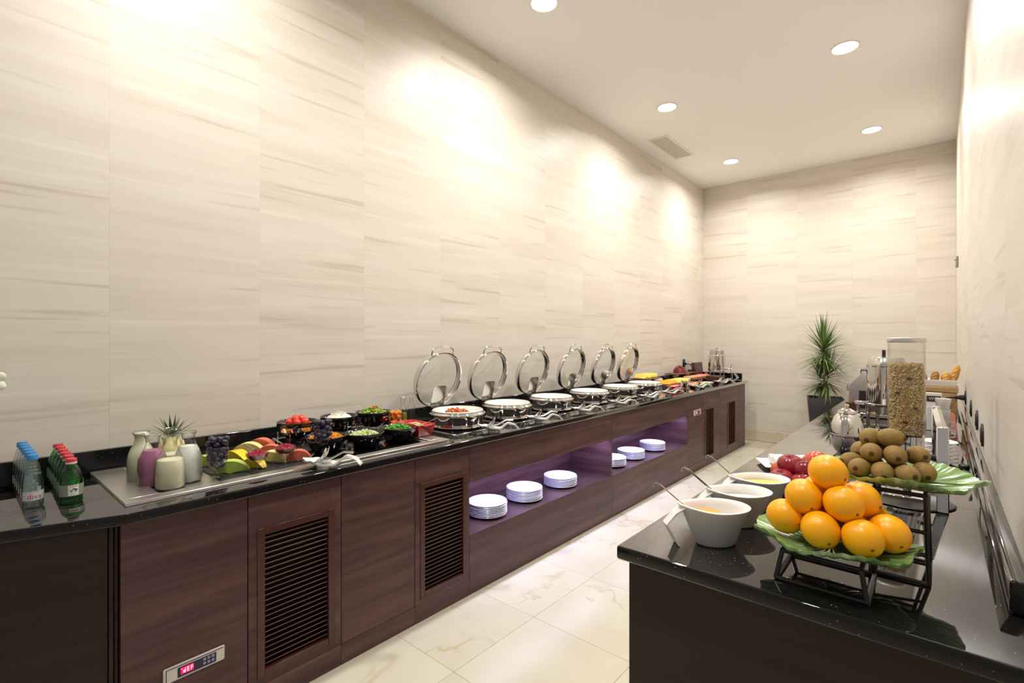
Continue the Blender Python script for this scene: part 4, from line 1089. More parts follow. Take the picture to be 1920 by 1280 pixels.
for k, (z, x) in enumerate(((0, -2.31), (0.032, -2.33))):
    t = thing('butter_dish', ['lower red butter dish stacked at the counter front', 'upper red butter dish stacked at the counter front'][k], 'dish', (x, 5.58, H + 0.0006 + z), 0, 'red butter dishes')
    tray_geo(0.04, 0.12, 0.05, 0.135, 0.03, 0.004).build('body', 'dish_red', t, bevel=0.002, bseg=2)
    MB().rbox(-0.045, 0.045, -0.13, 0.13, 0.018, 0.0225, 0.002).build('wrapped_butter', 'porcelain', t)
for k, y in enumerate((5.62, 5.83)):
    t = thing('display_frame', ['slanted steel frame at the near end of the cheese display', 'slanted steel frame at the middle of the cheese display'][k], 'frame', (-2.27, y, H + 0.0006), 0, 'slanted steel frames')
    MB().rbox(-0.004, 0.004, -0.03, 0.03, 0, 0.125, 0.001, Matrix.Rotation(R(-20), 4, 'X')).build('plate', 'steel', t)
    MB().rbox(-0.02, 0.02, -0.035, 0.035, 0, 0.004, 0.001).build('foot', 'steel', t)
t = thing('bread_tray', 'long white tray of pale flatbread at the counter front', 'tray', (-2.32, 6.52, H + 0.0006))
tray_geo(0.055, 0.15, 0.065, 0.165, 0.035, 0.005).build('body', 'porcelain', t, bevel=0.002, bseg=2)
for k in range(7):
    o = MB().rbox(-0.045, 0.045, -0.018, 0.018, 0, 0.03, 0.008).build('flatbread', 'porcelain_warm', None, (-2.32, 6.40 + k * .04, H + 0.0066)); tag(o, 'pale piece of flatbread in the long white tray', 'bread', 'flatbread pieces')
mn = thing('menu_box', 'upright brown leather menu box below the wall outlet', 'box', (-2.76, 7.49, H + 0.0046))
MB().rbox(-0.03, 0.03, -0.15, 0.15, 0, 0.245, 0.004, Matrix.Rotation(R(-6), 4, 'Y')).build('body', 'leather_brown', mn)
v, f = marks(0.13, 0.016, 8, 4)
xf = Matrix.Rotation(R(-6), 4, 'Y') @ Matrix(((0, 0, 1, 0.0306), (1, 0, 0, 0), (0, 1, 0, 0.17), (0, 0, 0, 1)))
MB().add(v, f, xf).build('lettering', 'button_grey', mn, recalc=False)
mn2 = thing('crate', 'low brown leather crate in front of the juice dispenser', 'box', (-2.38, 7.12, H + 0.0006))
MB().rbox(-0.09, 0.09, -0.12, 0.12, 0, 0.085, 0.004).build('body', 'leather_brown', mn2)
MB().rbox(-0.082, 0.082, -0.112, 0.112, 0.0852, 0.0875, 0.001).build('lid', 'wood_espresso', mn2)
# juice dispenser
jd = thing('juice_dispenser', 'tall polished steel juice dispenser at the far counter end', 'dispenser', (-2.47, 7.44, H + 0.0006))
MB().lathe([(0, 0), (0.115, 0), (0.118, 0.006), (0.115, 0.014), (0.10, 0.018), (0, 0.018)], 32).build('base', 'chrome', jd)
lg = MB().tube([(0.10, 0, 0.018), (0.10, 0, 0.13)], 0.009, 10).mesh('leg', 'chrome')
for k in range(4): link('leg', lg, jd, (0, 0, 0), R(45 + 90 * k))
MB().lathe([(0, 0.13), (0.11, 0.13), (0.122, 0.134), (0.124, 0.142), (0.122, 0.148)], 32).build('collar', 'chrome', jd)
MB().lathe([(0.118, 0.148), (0.118, 0.365), (0.112, 0.372), (0.098, 0.376)], 36).build('tank', 'chrome', jd)
MB().lathe([(0.100, 0.376), (0.098, 0.432), (0.085, 0.444), (0.03, 0.456), (0.012, 0.460), (0.014, 0.474), (0.008, 0.482), (0, 0.484)], 32).build('lid', 'steel', jd)
MB().lathe([(0.1195, 0.178), (0.1225, 0.182), (0.1195, 0.186)], 32).build('band', 'chrome', jd)
MB().tube([(0.11, 0.0, 0.17), (0.175, 0.02, 0.17), (0.195, 0.025, 0.165), (0.20, 0.026, 0.13)], 0.009, 10).tube([(0.185, 0.022, 0.17), (0.188, 0.024, 0.215), (0.2, 0.026, 0.235)], 0.005, 8).build('tap', 'chrome', jd)
MB().tube([(0.20, 0.026, 0.0), (0.20, 0.026, 0.12)], 0.012, 10).build('support_post', 'steel', jd)
t = thing('plate_rack', 'small zigzag steel rack beside the juice dispenser', 'rack', (-2.22, 7.40, H + 0.0006))
for k in range(3): MB().tube([(0, -0.05 + .04 * k, 0.003), (0.05, -0.03 + .04 * k, 0.05), (0, -0.01 + .04 * k, 0.11)], 0.005, 8).build('bent_rod', 'steel', t)
MB().tube([(0, -0.06, 0.004), (0, 0.08, 0.004)], 0.004, 6).build('foot_rod', 'steel', t)
# wall outlet with cord
ol = thing('wall_outlet', 'black wall outlet with plug above the menu box', 'outlet', (WL, 7.30, 1.185))
MB().rbox(0.0005, 0.009, -0.042, 0.042, -0.06, 0.06, 0.003).build('cover', 'black_plastic', ol)
MB().rbox(0.009, 0.04, -0.02, 0.02, -0.03, 0.01, 0.005).build('plug', 'black_plastic', ol)
MB().tube([(-2.868, 7.30, 1.175), (-2.85, 7.36, 1.172), (-2.835, 7.46, 1.13), (-2.835, 7.50, 1.06), (-2.835, 7.50, 1.0), (-2.835, 7.50, 0.956)], 0.007, 8).build('cord', 'cord_black', ol, world=True)
t = thing('adapter', 'small black power adapter behind the menu box', 'adapter', (-2.80, 7.27, H + 0.0006))
MB().rbox(-0.03, 0.03, -0.035, 0.035, 0, 0.12, 0.006).build('body', 'black_plastic', t)
MB().rbox(-0.024, 0.024, -0.029, 0.029, 0.1202, 0.15, 0.005).build('top_block', 'black_plastic', t)

# ------------------------------------------------------------------ right counter
RX0, RY0, RY1 = -0.717, 1.294, 6.3
rc = thing('side_cabinet', 'very dark wood base unit of the near right counter', 'cabinet', (-0.28, 3.6, 0))
MB().box(RX0 + 0.05, WR - 0.003, RY0 + 0.045, RY1 - 0.03, 0, 0.903).build('carcass', 'dark_void', rc, world=True)
MB().rbox(RX0 + 0.028, WR - 0.003, RY0 + 0.026, RY0 + 0.044, 0, 0.9035, 0.001).build('end_panel', 'wood_espresso', rc, world=True)
for k in range(6):
    y0 = RY0 + 0.046 + k * 0.82
    MB().rbox(RX0 + 0.028, RX0 + 0.049, y0, y0 + 0.816, 0.0, 0.9035, 0.001).build('door', 'wood_dark', rc, world=True)
rw = thing('granite_worktop', 'black speckled granite worktop of the near right counter', 'worktop', (-0.28, 3.6, H))
MB().prism([(RX0, RY0), (WR - 0.001, RY0), (WR - 0.001, RY1), (RX0, RY1)], 0.905, H).build('slab', 'granite', rw, world=True, bevel=0.007, bseg=3)
MB().prism([(0.115, 1.53), (WR - 0.001, 1.53), (WR - 0.001, RY1), (0.115, RY1)], H + 0.0004, 1.022).build('backsplash', 'granite', rw, world=True, bevel=0.009, bseg=3)
MB().box(RX0 + 0.012, 0.114, 2.389, 2.3905, H - 0.001, H + 0.00015).build('joint', 'joint_dark', rw, world=True)

# sauce bowls with bracket feet and ladles
def sauce(loc, rz, label):
    t = thing('sauce_bowl', label, 'bowl', loc, rz, 'white sauce bowls')
    prof = [(0.0, 0.0, 0.0), (0.052, 0.034, 0.0), (0.060, 0.040, 0.006), (0.092, 0.066, 0.098), (0.100, 0.073, 0.106), (0.101, 0.074, 0.1105), (0.097, 0.070, 0.1125), (0.090, 0.063, 0.108), (0.084, 0.058, 0.095), (0.052, 0.033, 0.010), (0.0, 0.0, 0.008)]
    n = 48; v = []; rows = []
    for a, b_, z in prof:
        if a < 1e-6: rows.append([len(v)] * n); v.append((0, 0, z)); continue
        rows.append(list(range(len(v), len(v) + n)))
        for k in range(n):
            th = 2 * math.pi * k / n; c_, s_ = math.cos(th), math.sin(th)
            pinch = 1 - 0.30 * max(0, -c_) ** 2 * (z / 0.11)       # narrower towards the handle
            ext = 1 + 0.12 * max(0, -c_) ** 3 * (z / 0.11)
            v.append((a * c_ * ext, b_ * s_ * pinch, z + (0.010 * max(0, -c_) ** 3 if z > 0.09 else 0)))
    f = []
    for A, B in zip(rows[:-1], rows[1:]):
        for k in range(n):
            j = (k + 1) % n; q = []
            for i in (A[k], A[j], B[j], B[k]):
                if i not in q: q.append(i)
            if len(q) > 2: f.append(tuple(q))
    MB().add(v, f).build('shell', 'melamine', t, sharp=70)
    # the folded handle that comes down to the counter as a foot
    def fn(u, w_):
        x = lerp([0, .3, .55, 1], [-0.098, -0.122, -0.152, -0.118], u); z = lerp([0, .3, .55, 1], [0.112, 0.096, 0.062, 0.002], u)
        return (x, (w_ - .5) * lerp([0, .4, 1], [0.045, 0.034, 0.040], u), z)
    mb = MB(); L = 16
    P = [fn(i / L, 0) for i in range(L + 1)]; Q = [fn(i / L, 1) for i in range(L + 1)]
    v = []
    for p, q in zip(P, Q): v += [p, q, (q[0] + .005, q[1], q[2]), (p[0] + .005, p[1], p[2])]
    f = [(4 * i + k, 4 * i + (k + 1) % 4, 4 * i + 4 + (k + 1) % 4, 4 * i + 4 + k) for i in range(L) for k in range(4)] + [(0, 1, 2, 3), tuple(4 * L + k for k in range(4))]
    mb.add(v, f).build('handle_foot', 'melamine', t, sharp=60)
    MB().ball((-0.112, 0.0, 0.094), 0.004, 8, 6).build('rivet', 'chrome', t)
    return t
camr = math.atan2(0.6547, 0.7559)
SBN = ['frontmost of the three white sauce bowls', 'middle white sauce bowl of the three', 'rearmost of the three white sauce bowls']
SB = [(-0.502, 1.498), (-0.492, 1.702), (-0.482, 1.902)]
for k, (x, y) in enumerate(SB):
    s_ = sauce((x, y, H + 0.0005), camr + R(2), SBN[k])
    ld = thing('ladle', 'thin steel ladle leaning from the ' + SBN[k].replace(' of the three white sauce bowls', ' sauce bowl').replace(' white sauce bowl of the three', ' sauce bowl'), 'ladle', (x, y, H + 0.0005), camr + R(2), 'steel ladles')
    hx = [-0.178, -0.185, -0.19][k]; hz = [0.180, 0.186, 0.192][k]; q = 0.0016 if k != 1 else 0.0028
    MB().tube([(-0.045, 0, 0.05), (-0.082, 0.0, 0.104), (hx * .92, -0.004, hz * .97), (hx, -0.004, hz + .002), (hx - .008, -0.004, hz - .003), (hx - .009, -0.004, hz - .010)], [q, q, q * 1.2, q * 1.2, q, q], 8).build('handle', 'steel', ld)
    MB().lathe([(0, 0), (0.014, 0.004), (0.020, 0.016), (0.0188, 0.016), (0.013, 0.006), (0, 0.002)], 16, c=(-0.042, 0, 0.034)).build('cup', 'steel', ld)
for k, (m, lab) in enumerate((('carrot', 'orange marmalade'), ('porcelain', 'white yoghurt'), ('melon_yellow', 'yellow honey mustard'))):
    mb = MB(); n = 32; z = [0.090, 0.086, 0.092][k]; sc = 0.55 + z * 2.2
    a, b_ = (0.052 + (0.084 - 0.052) * (z - .01) / .085) * 0.97, (0.033 + (0.058 - 0.033) * (z - .01) / .085) * 0.97
    if k == 0: a, b_ = a * .55, b_ * .9
    mb.add([(a * math.cos(6.2832 * i / n) * 1.0 + (-0.02 if k == 0 else 0), b_ * math.sin(6.2832 * i / n) * .85, z) for i in range(n)] + [((-0.02 if k == 0 else 0), 0, z + .008)], [(i, (i + 1) % n, n) for i in range(n)])
    o = mb.build('sauce', m, None, (SB[k][0], SB[k][1], H + 0.0005), camr + R(2), recalc=False); tag(o, '%s in the %s sauce bowl' % (lab, ['frontmost', 'middle', 'rearmost'][k]), 'sauce')

# fruit stand: black metal frames
fs = thing('fruit_stand', 'two-tier black metal stand carrying the green leaf plates', 'stand', (-0.2, 1.5, H + 0.0005))
def frame(t, x0, x1, y0, y1, zt, inset, r=0.0055):
    z0 = r; P = lambda a, b_, c_: (a + 0.2, b_ - 1.5, c_)
    A = [(x0, y0), (x1, y0), (x1, y1), (x0, y1)]
    B = [(x0 + inset, y0 + inset), (x1 - inset, y0 + inset), (x1 - inset, y1 - inset), (x0 + inset, y1 - inset)]
    for k in range(4):
        MB().tube([P(*A[k], z0), P(*B[k], zt)], r, 8).build('leg', 'black_metal', t)
        j = (k + 1) % 4
        MB().tube([P(*A[k], z0), P(*A[j], z0)], r, 8).build('base_bar', 'black_metal', t)
        MB().tube([P(*B[k], zt), P(*B[j], zt)], r, 8).build('top_bar', 'black_metal', t)
frame(fs, -0.312, -0.125, 1.375, 1.555, 0.072, 0.012)
frame(fs, -0.135, -0.020, 1.575, 1.735, 0.218, 0.006)
MB().tube([(0.075 - .0, 0.04, 0.072), (0.178, 0.08, 0.075)], 0.0055, 8).build('tie_bar', 'black_metal', fs)
MB().tube([(0.076, 0.075, 0.13), (0.176, 0.075, 0.13)], 0.005, 8).build('cross_bar', 'black_metal', fs)
def leaf_plate(loc, rz, a, b_, label, lift=0.030):
    t = thing('leaf_plate', label, 'plate', loc, rz, 'green leaf plates')
    nu, nv = 14, 170
    def fn(u, v):
        th = 2 * math.pi * v; r = u
        lob = 1 + 0.035 * math.cos(9 * th) * u + 0.01 * math.cos(2 * th) * u
        rib = 0.0019 * math.cos(34 * th) * u ** .7
        z = lift * u ** 2.4 + rib + 0.008 * u ** 3 * math.cos(5 * th + .6)
        return (a * r * lob * math.cos(th), b_ * r * lob * math.sin(th), z)
    MB().grid(fn, nu, nv, 0.008).build('ribbed_leaf', 'leaf_plate', t, sharp=80)
    MB().tube([(0, 0, 0.004), (a * .5, 0, 0.012), (a * .88, 0, lift * .72)], [0.004, 0.003, 0.002], 6).build('midrib', 'leaf_plate', t)
    return t
P1 = (-0.205, 1.462, H + 0.086); P2 = (-0.079, 1.652, H + 0.231)
leaf_plate(P1, R(10), 0.172, 0.142, 'lower green leaf plate heaped with oranges')
leaf_plate(P2, R(-8), 0.166, 0.140, 'upper green leaf plate heaped with kiwis')
om = MB().ball((0, 0, 0), (0.0455, 0.0425, 0.0425), 24, 16).mesh('orange', 'orange_peel')
nv_ = MB().lathe([(0, 0.0012), (0.0035, 0.0008), (0.0045, -0.001), (0, -0.001)], 8, xf=Matrix.Translation((0.0452, 0, 0)) @ Matrix.Rotation(R(90), 4, 'Y')).mesh('navel', 'orange_navel')
zb = H + 0.0975 + 0.0425
OR = [(-0.303, 1.432, zb + .006, 'left end of the front row'), (-0.220, 1.402, zb, 'middle of the front row'), (-0.136, 1.405, zb, 'right end of the front row'),
      (-0.258, 1.492, zb, 'hidden left of the second row'), (-0.172, 1.485, zb, 'hidden middle of the second row'), (-0.090, 1.462, zb + .006, 'right end of the second row'),
      (-0.215, 1.555, zb + .006, 'back left of the bottom layer'), (-0.130, 1.545, zb + .006, 'back right of the bottom layer'),
      (-0.263, 1.442, zb + 0.063, 'left of the upper layer'), (-0.177, 1.435, zb + 0.064, 'front right of the upper layer'), (-0.150, 1.503, zb + 0.064, 'back right of the upper layer'), (-0.240, 1.515, zb + 0.060, 'back left of the upper layer'),
      (-0.214, 1.468, zb + 0.128, 'very top of the heap')]
for k, (x, y, z, wh) in enumerate(OR):
    t = thing('orange', 'bright orange at the ' + wh + ' on the leaf plate', 'orange', (x, y, z), 0, 'oranges on the leaf plate')
    t.rotation_euler = (random.uniform(-.3, .3), random.uniform(0.0, .5), R(-35) + random.uniform(-.5, .5))
    link('peel', om, t); link('navel', nv_, t)
km = MB().ball((0, 0, 0), (0.0335, 0.0250, 0.0250), 20, 14).mesh('kiwi', 'kiwi_skin')
kt = MB().lathe([(0, 0.0015), (0.003, 0.002), (0.006, 0.0005), (0.004, -0.001), (0, -0.001)], 10, xf=Matrix.Translation((0.0332, 0, 0)) @ Matrix.Rotation(R(90), 4, 'Y')).mesh('calyx', 'kiwi_tip')
kz = H + 0.240 + 0.0262
KW = [(-0.158, 1.570, kz + .002, -100, 'front left of the bottom row'), (-0.104, 1.566, kz, -80, 'front middle of the bottom row'), (-0.048, 1.572, kz, -60, 'front right of the bottom row'),
      (-0.185, 1.625, kz + 0.004, -125, 'far left, lying lengthwise'), (-0.131, 1.640, kz, -90, 'middle of the bottom layer, hidden'), (-0.075, 1.640, kz, -90, 'right middle of the bottom layer, hidden'), (-0.012, 1.625, kz + 0.002, -75, 'right end of the bottom layer'),
      (-0.133, 1.600, kz + 0.040, -85, 'front left of the second layer'), (-0.077, 1.602, kz + 0.040, -75, 'front right of the second layer'), (-0.028, 1.655, kz + 0.036, -60, 'back right of the second layer'), (-0.165, 1.668, kz + 0.030, -100, 'back left of the second layer'), (-0.100, 1.672, kz + 0.040, -80, 'back of the second layer'),
      (-0.140, 1.648, kz + 0.072, -100, 'top left of the heap'), (-0.090, 1.635, kz + 0.078, -20, 'top right of the heap')]
for x, y, z, a, wh in KW:
    x = -0.107 + (x + 0.1) * 0.88
    t = thing('kiwi', 'brown fuzzy kiwi at the ' + wh + ' on the leaf plate', 'kiwi', (x, y, z), 0, 'kiwis on the leaf plate')
    t.rotation_euler = (random.uniform(-.2, .2), random.uniform(-.15, .25), R(a))
    link('skin', km, t); link('calyx', kt, t)

# apples on a black dish
bd = thing('serving_slab', 'square black glossy slab with steel rim under the apples', 'slab', (-0.42, 2.19, H + 0.0005))
MB().rbox(-0.17, 0.17, -0.15, 0.15, 0, 0.010, 0.002).build('slab', 'black_glass', bd)
MB().box(-0.17, 0.17, -0.1505, -0.1485, 0.0102, 0.0125).box(-0.17, 0.17, 0.1485, 0.1505, 0.0102, 0.0125).box(-0.1705, -0.1685, -0.15, 0.15, 0.0102, 0.0125).box(0.1685, 0.1705, -0.15, 0.15, 0.0102, 0.0125).build('rim', 'steel', bd)
ap = [(0.0, 0.018), (0.010, 0.006), (0.022, 0.0), (0.034, 0.012), (0.042, 0.038), (0.043, 0.052), (0.038, 0.070), (0.026, 0.080), (0.014, 0.080), (0.006, 0.073), (0.0, 0.068)]
apm = {m: MB().lathe(ap, 24).mesh('apple', m) for m in ('apple_red', 'apple_orange')}
for x, y, z, m, rx, wh in ((-0.440, 2.185, 0.055, 'apple_red', 0.15, 'large dark red apple in front at the top left of its pile'), (-0.405, 2.225, 0.092, 'apple_orange', 0.9, 'orange-red apple on top of the pile'), (-0.375, 2.165, 0.050, 'apple_red', -0.2, 'dark red apple at the right behind the top orange'),
                       (-0.455, 2.10, 0.011, 'apple_red', 0.1, 'dark red apple at the foot of the pile beside the rear sauce bowl'), (-0.375, 2.08, 0.011, 'apple_red', 0.1, 'dark red apple low down hidden by the oranges'), (-0.36, 2.26, 0.011, 'apple_red', 0.1, 'dark red apple at the back bottom of the pile'), (-0.475, 2.245, 0.011, 'apple_orange', 0.1, 'orange-red apple low behind the rear sauce bowl')):
    t = thing('apple', wh, 'apple', (x, y, H + 0.0006 + z), 0, 'apples on the black slab')
    t.rotation_euler = (rx * .6, rx, random.uniform(0, 6) if rx < .5 else 0.7)
    t.scale = (1.12, 1.12, 1.12); link('skin', apm[m], t)
    MB().tube([(0, 0, 0.07), (0.002, 0, 0.082), (0.004, 0, 0.088)], 0.0013, 5).build('stalk', 'trunk', t)

# white tray with napkin rolls
nt = thing('serving_tray', 'white porcelain tray of napkin rolls behind the apples', 'tray', (-0.50, 2.62, H + 0.0005), R(28))
tray_geo(0.14, 0.075, 0.165, 0.095, 0.02, 0.006).build('body', 'porcelain', nt, bevel=0.003, bseg=2)
for k in range(2):
    xf = Matrix.Rotation(R(28), 4, 'Z')
    p = xf @ Vector((0, -0.035 + k * .07, 0))
    t = thing('napkin_roll', ['wrapped napkin roll at the front of the white tray', 'wrapped napkin roll at the back of the white tray'][k], 'napkin', (-0.50 + p.x, 2.62 + p.y, H + 0.0072), R(28), 'napkin rolls')
    MB().tube([(-0.115 + .01 * i, 0, 0.024) for i in range(24)], [0.0225 + .0012 * math.sin(i * 1.7) for i in range(24)], 14).build('cloth', 'napkin', t)
    MB().lathe([(0.0235, -0.012), (0.0245, -0.012), (0.0245, 0.012), (0.0235, 0.012)], 18, closed=True, xf=Matrix.Translation((0.03, 0, 0.024)) @ Matrix.Rotation(R(90), 4, 'Y')).build('wrap_band', 'porcelain', t)

# cereal dispenser
cd = thing('cereal_dispenser', 'tall clear cereal dispenser with steel lid, base and knob', 'dispenser', (-0.097, 2.43, H + 0.0005))
CR = 0.058
def rsq(h, n=48, pw=3.2):
    return [(h * math.copysign(abs(math.cos(a)) ** (2 / pw), math.cos(a)), h * math.copysign(abs(math.sin(a)) ** (2 / pw), math.sin(a))) for a in [2 * math.pi * k / n for k in range(n)]]
def shell(h0, h1, z0, z1):
    mb = MB(); o, i = rsq(h1), rsq(h0); n = len(o)
    v = [(x, y, z0) for x, y in o] + [(x, y, z1) for x, y in o] + [(x, y, z1) for x, y in i] + [(x, y, z0) for x, y in i]
    f = [(s_ * n + k, s_ * n + (k + 1) % n, ((s_ + 1) % 4) * n + (k + 1) % n, ((s_ + 1) % 4) * n + k) for s_ in range(4) for k in range(n)]
    return mb.add(v, f)
shell(CR - 0.003, CR, 0.237, 0.589).build('clear_hopper', 'acrylic', cd)
MB().prism(rsq(CR + 0.002), 0.590, 0.609).build('lid', 'steel_brushed', cd, bevel=0.002, bseg=2)
MB().prism(rsq(CR * .94), 0.10, 0.236).build('dosing_drum', 'chrome', cd)
MB().prism(rsq(CR * .6), 0.065, 0.099).build('spout', 'chrome', cd)
kx = Matrix.Translation((-0.062, -0.004, 0.20)) @ Matrix.Rotation(R(-90), 4, 'Y')
kb = MB().lathe([(0, 0), (0.030, 0), (0.032, 0.004), (0.032, 0.018), (0.026, 0.022), (0, 0.024)], 24, xf=kx)
for k in range(8):
    a = 6.283 * k / 8; kb.ball((0, 0, 0), 0.012, 10, 6, xf=kx @ Matrix.Translation((0.034 * math.cos(a), 0.034 * math.sin(a), 0.011)))
kb.build('knob', 'black_plastic', cd)
pb = MB(); pb.rbox(0.088, 0.122, -0.16, -0.126, 0, 0.298, 0.003).build('front_post', 'chrome', cd)
MB().rbox(0.071, 0.099, 0.36, 0.39, 0, 0.315, 0.003).build('rear_post', 'chrome', cd)
rl = MB(); rl.tube([(0.105, -0.143, 0.283), (0.086, 0.375, 0.30)], 0.0145, 4).build('top_rail', 'steel_brushed', cd)
MB().tube([(0.06, 0, 0.16), (0.10, 0.0, 0.16)], 0.011, 8).build('bracket', 'black_metal', cd)
MB().tube([(0.0, 0.0, 0.065), (0.0, 0.0, 0.012)], 0.016, 12).rbox(-0.07, 0.07, -0.06, 0.07, 0, 0.012, 0.002).build('foot', 'chrome', cd)
# granola
rg = random.Random(44); mb = MB(); kk = rsq(CR - 0.0075)
for _ in range(3000):
    if rg.random() < 0.88:
        q = rg.random() * len(kk); i = int(q); fr_ = q - i; p = kk[i]; p2 = kk[(i + 1) % len(kk)]
        x, y, z = p[0] + (p2[0] - p[0]) * fr_, p[1] + (p2[1] - p[1]) * fr_, rg.uniform(0.242, 0.505)
    else:
        x, y, z = rg.uniform(-.048, .048), rg.uniform(-.048, .048), 0.500 + rg.uniform(-.004, .010)
    s_ = rg.uniform(.0026, .0056)
    mb.add([(s_, 0, 0), (0, s_, 0), (-s_, 0, 0), (0, -s_, 0), (0, 0, s_ * .5), (0, 0, -s_ * .5)], [(0, 1, 4), (1, 2, 4), (2, 3, 4), (3, 0, 4), (1, 0, 5), (2, 1, 5), (3, 2, 5), (0, 3, 5)],
           Matrix.Translation((x, y, z)) @ Euler((rg.uniform(0, 3), rg.uniform(0, 3), rg.uniform(0, 3))).to_matrix().to_4x4())
g_ = stuff('granola', mb, 'granola', (-0.097, 2.43, H + 0.0005), 'golden granola flakes filling the clear dispenser', 'cereal')
mb2 = MB().prism(rsq(CR - 0.010), 0.240, 0.500); c2 = mb2.build('granola_core', 'granola_core', g_)
mb3 = MB()
for x, z in ((0.01, 0.455), (0.028, 0.345), (-0.025, 0.40), (0.0, 0.29)): mb3.ball((x, -CR + 0.006, z), (0.0075, 0.004, 0.0045), 8, 6)
mb3.build('raisins', 'raisin', g_)
# black tray under the dispenser stand
t = thing('drip_tray', 'thin dark oval tray lying before the cereal dispenser', 'tray', (-0.09, 2.37, H + 0.0004))
MB().lathe([(0, 0), (0.125, 0), (0.13, 0.004), (0.127, 0.007), (0.12, 0.003), (0, 0.0025)], 40, sx=1.05, sy=1.0).build('dish', 'black_metal', t)
t = None

# polished steel tea pot
tp = thing('tea_urn', 'round polished steel tea urn with domed lid', 'urn', (-0.372, 3.14, H + 0.0005))
MB().lathe([(0, 0), (0.045, 0), (0.048, 0.006), (0.066, 0.030), (0.0755, 0.075), (0.077, 0.095)], 36).build('body', 'chrome', tp)
MB().lathe([(0.0772, 0.093), (0.0785, 0.097), (0.0785, 0.102), (0.0772, 0.105)], 36).build('band', 'steel', tp)
MB().lathe([(0.077, 0.105), (0.073, 0.150), (0.058, 0.190), (0.040, 0.212), (0.030, 0.220)], 36).build('dome', 'chrome', tp)
MB().lathe([(0.044, 0.212), (0.040, 0.224), (0.018, 0.236), (0.006, 0.240), (0.011, 0.250), (0.008, 0.259), (0, 0.261)], 24).build('lid', 'chrome', tp)
jj = thing('honey_jar', 'clear lidded honey jar behind the round tea urn', 'jar', (-0.40, 3.42, H + 0.0005))
MB().lathe([(0, 0.002), (0.045, 0), (0.05, 0.01), (0.05, 0.12), (0.04, 0.14), (0.042, 0.16)], 28).build('body', 'glass_clear', jj)
MB().lathe([(0.043, 0.16), (0.043, 0.175), (0.02, 0.185), (0, 0.187)], 24).build('lid', 'steel', jj)
MB().lathe([(0, 0.006), (0.046, 0.008), (0.0485, 0.09), (0, 0.092)], 24).build('honey', 'packet', jj)
tb = thing('packet_box', 'small wooden box of sugar packets behind the tea urn', 'box', (-0.43, 3.85, H + 0.0005))
tray_geo(0.055, 0.07, 0.055, 0.07, 0.10, 0.006).build('body', 'wood_board', tb)
for k in range(6):
    o = MB().rbox(-0.04, 0.04, -0.004, 0.004, 0, 0.11, 0.001, Matrix.Rotation(R(-14), 4, 'X')).build('sugar_packet', ['packet', 'porcelain', 'tomato_orange', 'packet', 'salad_green', 'porcelain'][k], None, (-0.43, 3.82 + k * .016, H + 0.009)); tag(o, 'sugar packet standing in the small wooden box', 'packet', 'sugar packets')

# coffee urn
cu = thing('coffee_urn', 'tall polished steel coffee urn beside the granola dispenser', 'urn', (-0.262, 4.0, H + 0.0005))
MB().lathe([(0, 0), (0.12, 0), (0.122, 0.01), (0.11, 0.02), (0.06, 0.024), (0, 0.024)], 36).build('base', 'chrome', cu)
lg = MB().tube([(0.105, 0, 0.02), (0.105, 0, 0.15)], 0.010, 10).mesh('leg', 'chrome')
for k in range(4): link('leg', lg, cu, (0, 0, 0), R(30 + 90 * k))
MB().lathe([(0.0, 0.118), (0.104, 0.118), (0.108, 0.122), (0.108, 0.172), (0.116, 0.178), (0.118, 0.186), (0.112, 0.19)], 40).build('burner_tank', 'steel', cu)
MB().lathe([(0.105, 0.19), (0.105, 0.425), (0.109, 0.43), (0.109, 0.438), (0.10, 0.44)], 44).build('body', 'chrome', cu)
MB().lathe([(0.102, 0.440), (0.094, 0.475), (0.088, 0.486), (0.03, 0.492), (0, 0.494)], 36).build('lid', 'steel', cu)
MB().tube([(-0.012, 0, 0.492), (-0.012, 0, 0.520), (-0.012, 0, 0.532)], 0.010, 8).build('lid_knob', 'black_plastic', cu)
MB().tube([(-0.105, 0, 0.40), (-0.135, 0, 0.40), (-0.14, 0, 0.37)], 0.010, 8).build('side_handle', 'chrome', cu)
MB().tube([(0.0, -0.11, 0.22), (0.0, -0.155, 0.22), (0.0, -0.165, 0.19)], 0.010, 8).tube([(0, -0.145, 0.225), (0, -0.145, 0.262)], 0.006, 8).build('tap', 'chrome', cu)
MB().tube([(-0.15, -0.02, 0), (-0.15, -0.02, 0.19)], 0.014, 10).build('stand_post', 'steel', cu)
MB().rbox(-0.165, -0.10, -0.035, -0.005, 0.17, 0.195, 0.003).build('post_bracket', 'steel', cu)
# slanted coffee machine behind
cm = thing('coffee_machine', 'grey slant-sided coffee machine behind the steel urn', 'machine', (-0.36, 4.9, H + 0.0005))
pr = [(-0.187, 0.0), (-0.187, 0.24), (-0.08, 0.365), (0.16, 0.365), (0.16, 0.0)]
MB().add([(x, y, z) for y in (-0.18, 0.18) for x, z in pr], [(0, 1, 2, 3, 4), (5, 6, 7, 8, 9)] + [(k, (k + 1) % 5, 5 + (k + 1) % 5, 5 + k) for k in range(5)]).build('housing', 'machine_grey', cm, bevel=0.006, bseg=2)
MB().rbox(-0.12, 0.12, -0.19, -0.181, 0.06, 0.2, 0.003).build('brew_bay', 'black_plastic', cm)
MB().rbox(-0.16, 0.14, -0.225, -0.191, 0.0, 0.03, 0.003).build('drip_tray', 'steel', cm)
MB().tube([(-0.20, -0.15, 0.19), (-0.20, -0.15, 0.245), (-0.19, -0.15, 0.262)], 0.006, 8).tube([(-0.188, -0.15, 0.2), (-0.2, -0.15, 0.2)], 0.006, 8).build('steam_wand', 'chrome', cm)
t = thing('capsule_cup', 'small striped paper cup of stirrers by the coffee machine', 'cup', (-0.50, 4.52, H + 0.0005))
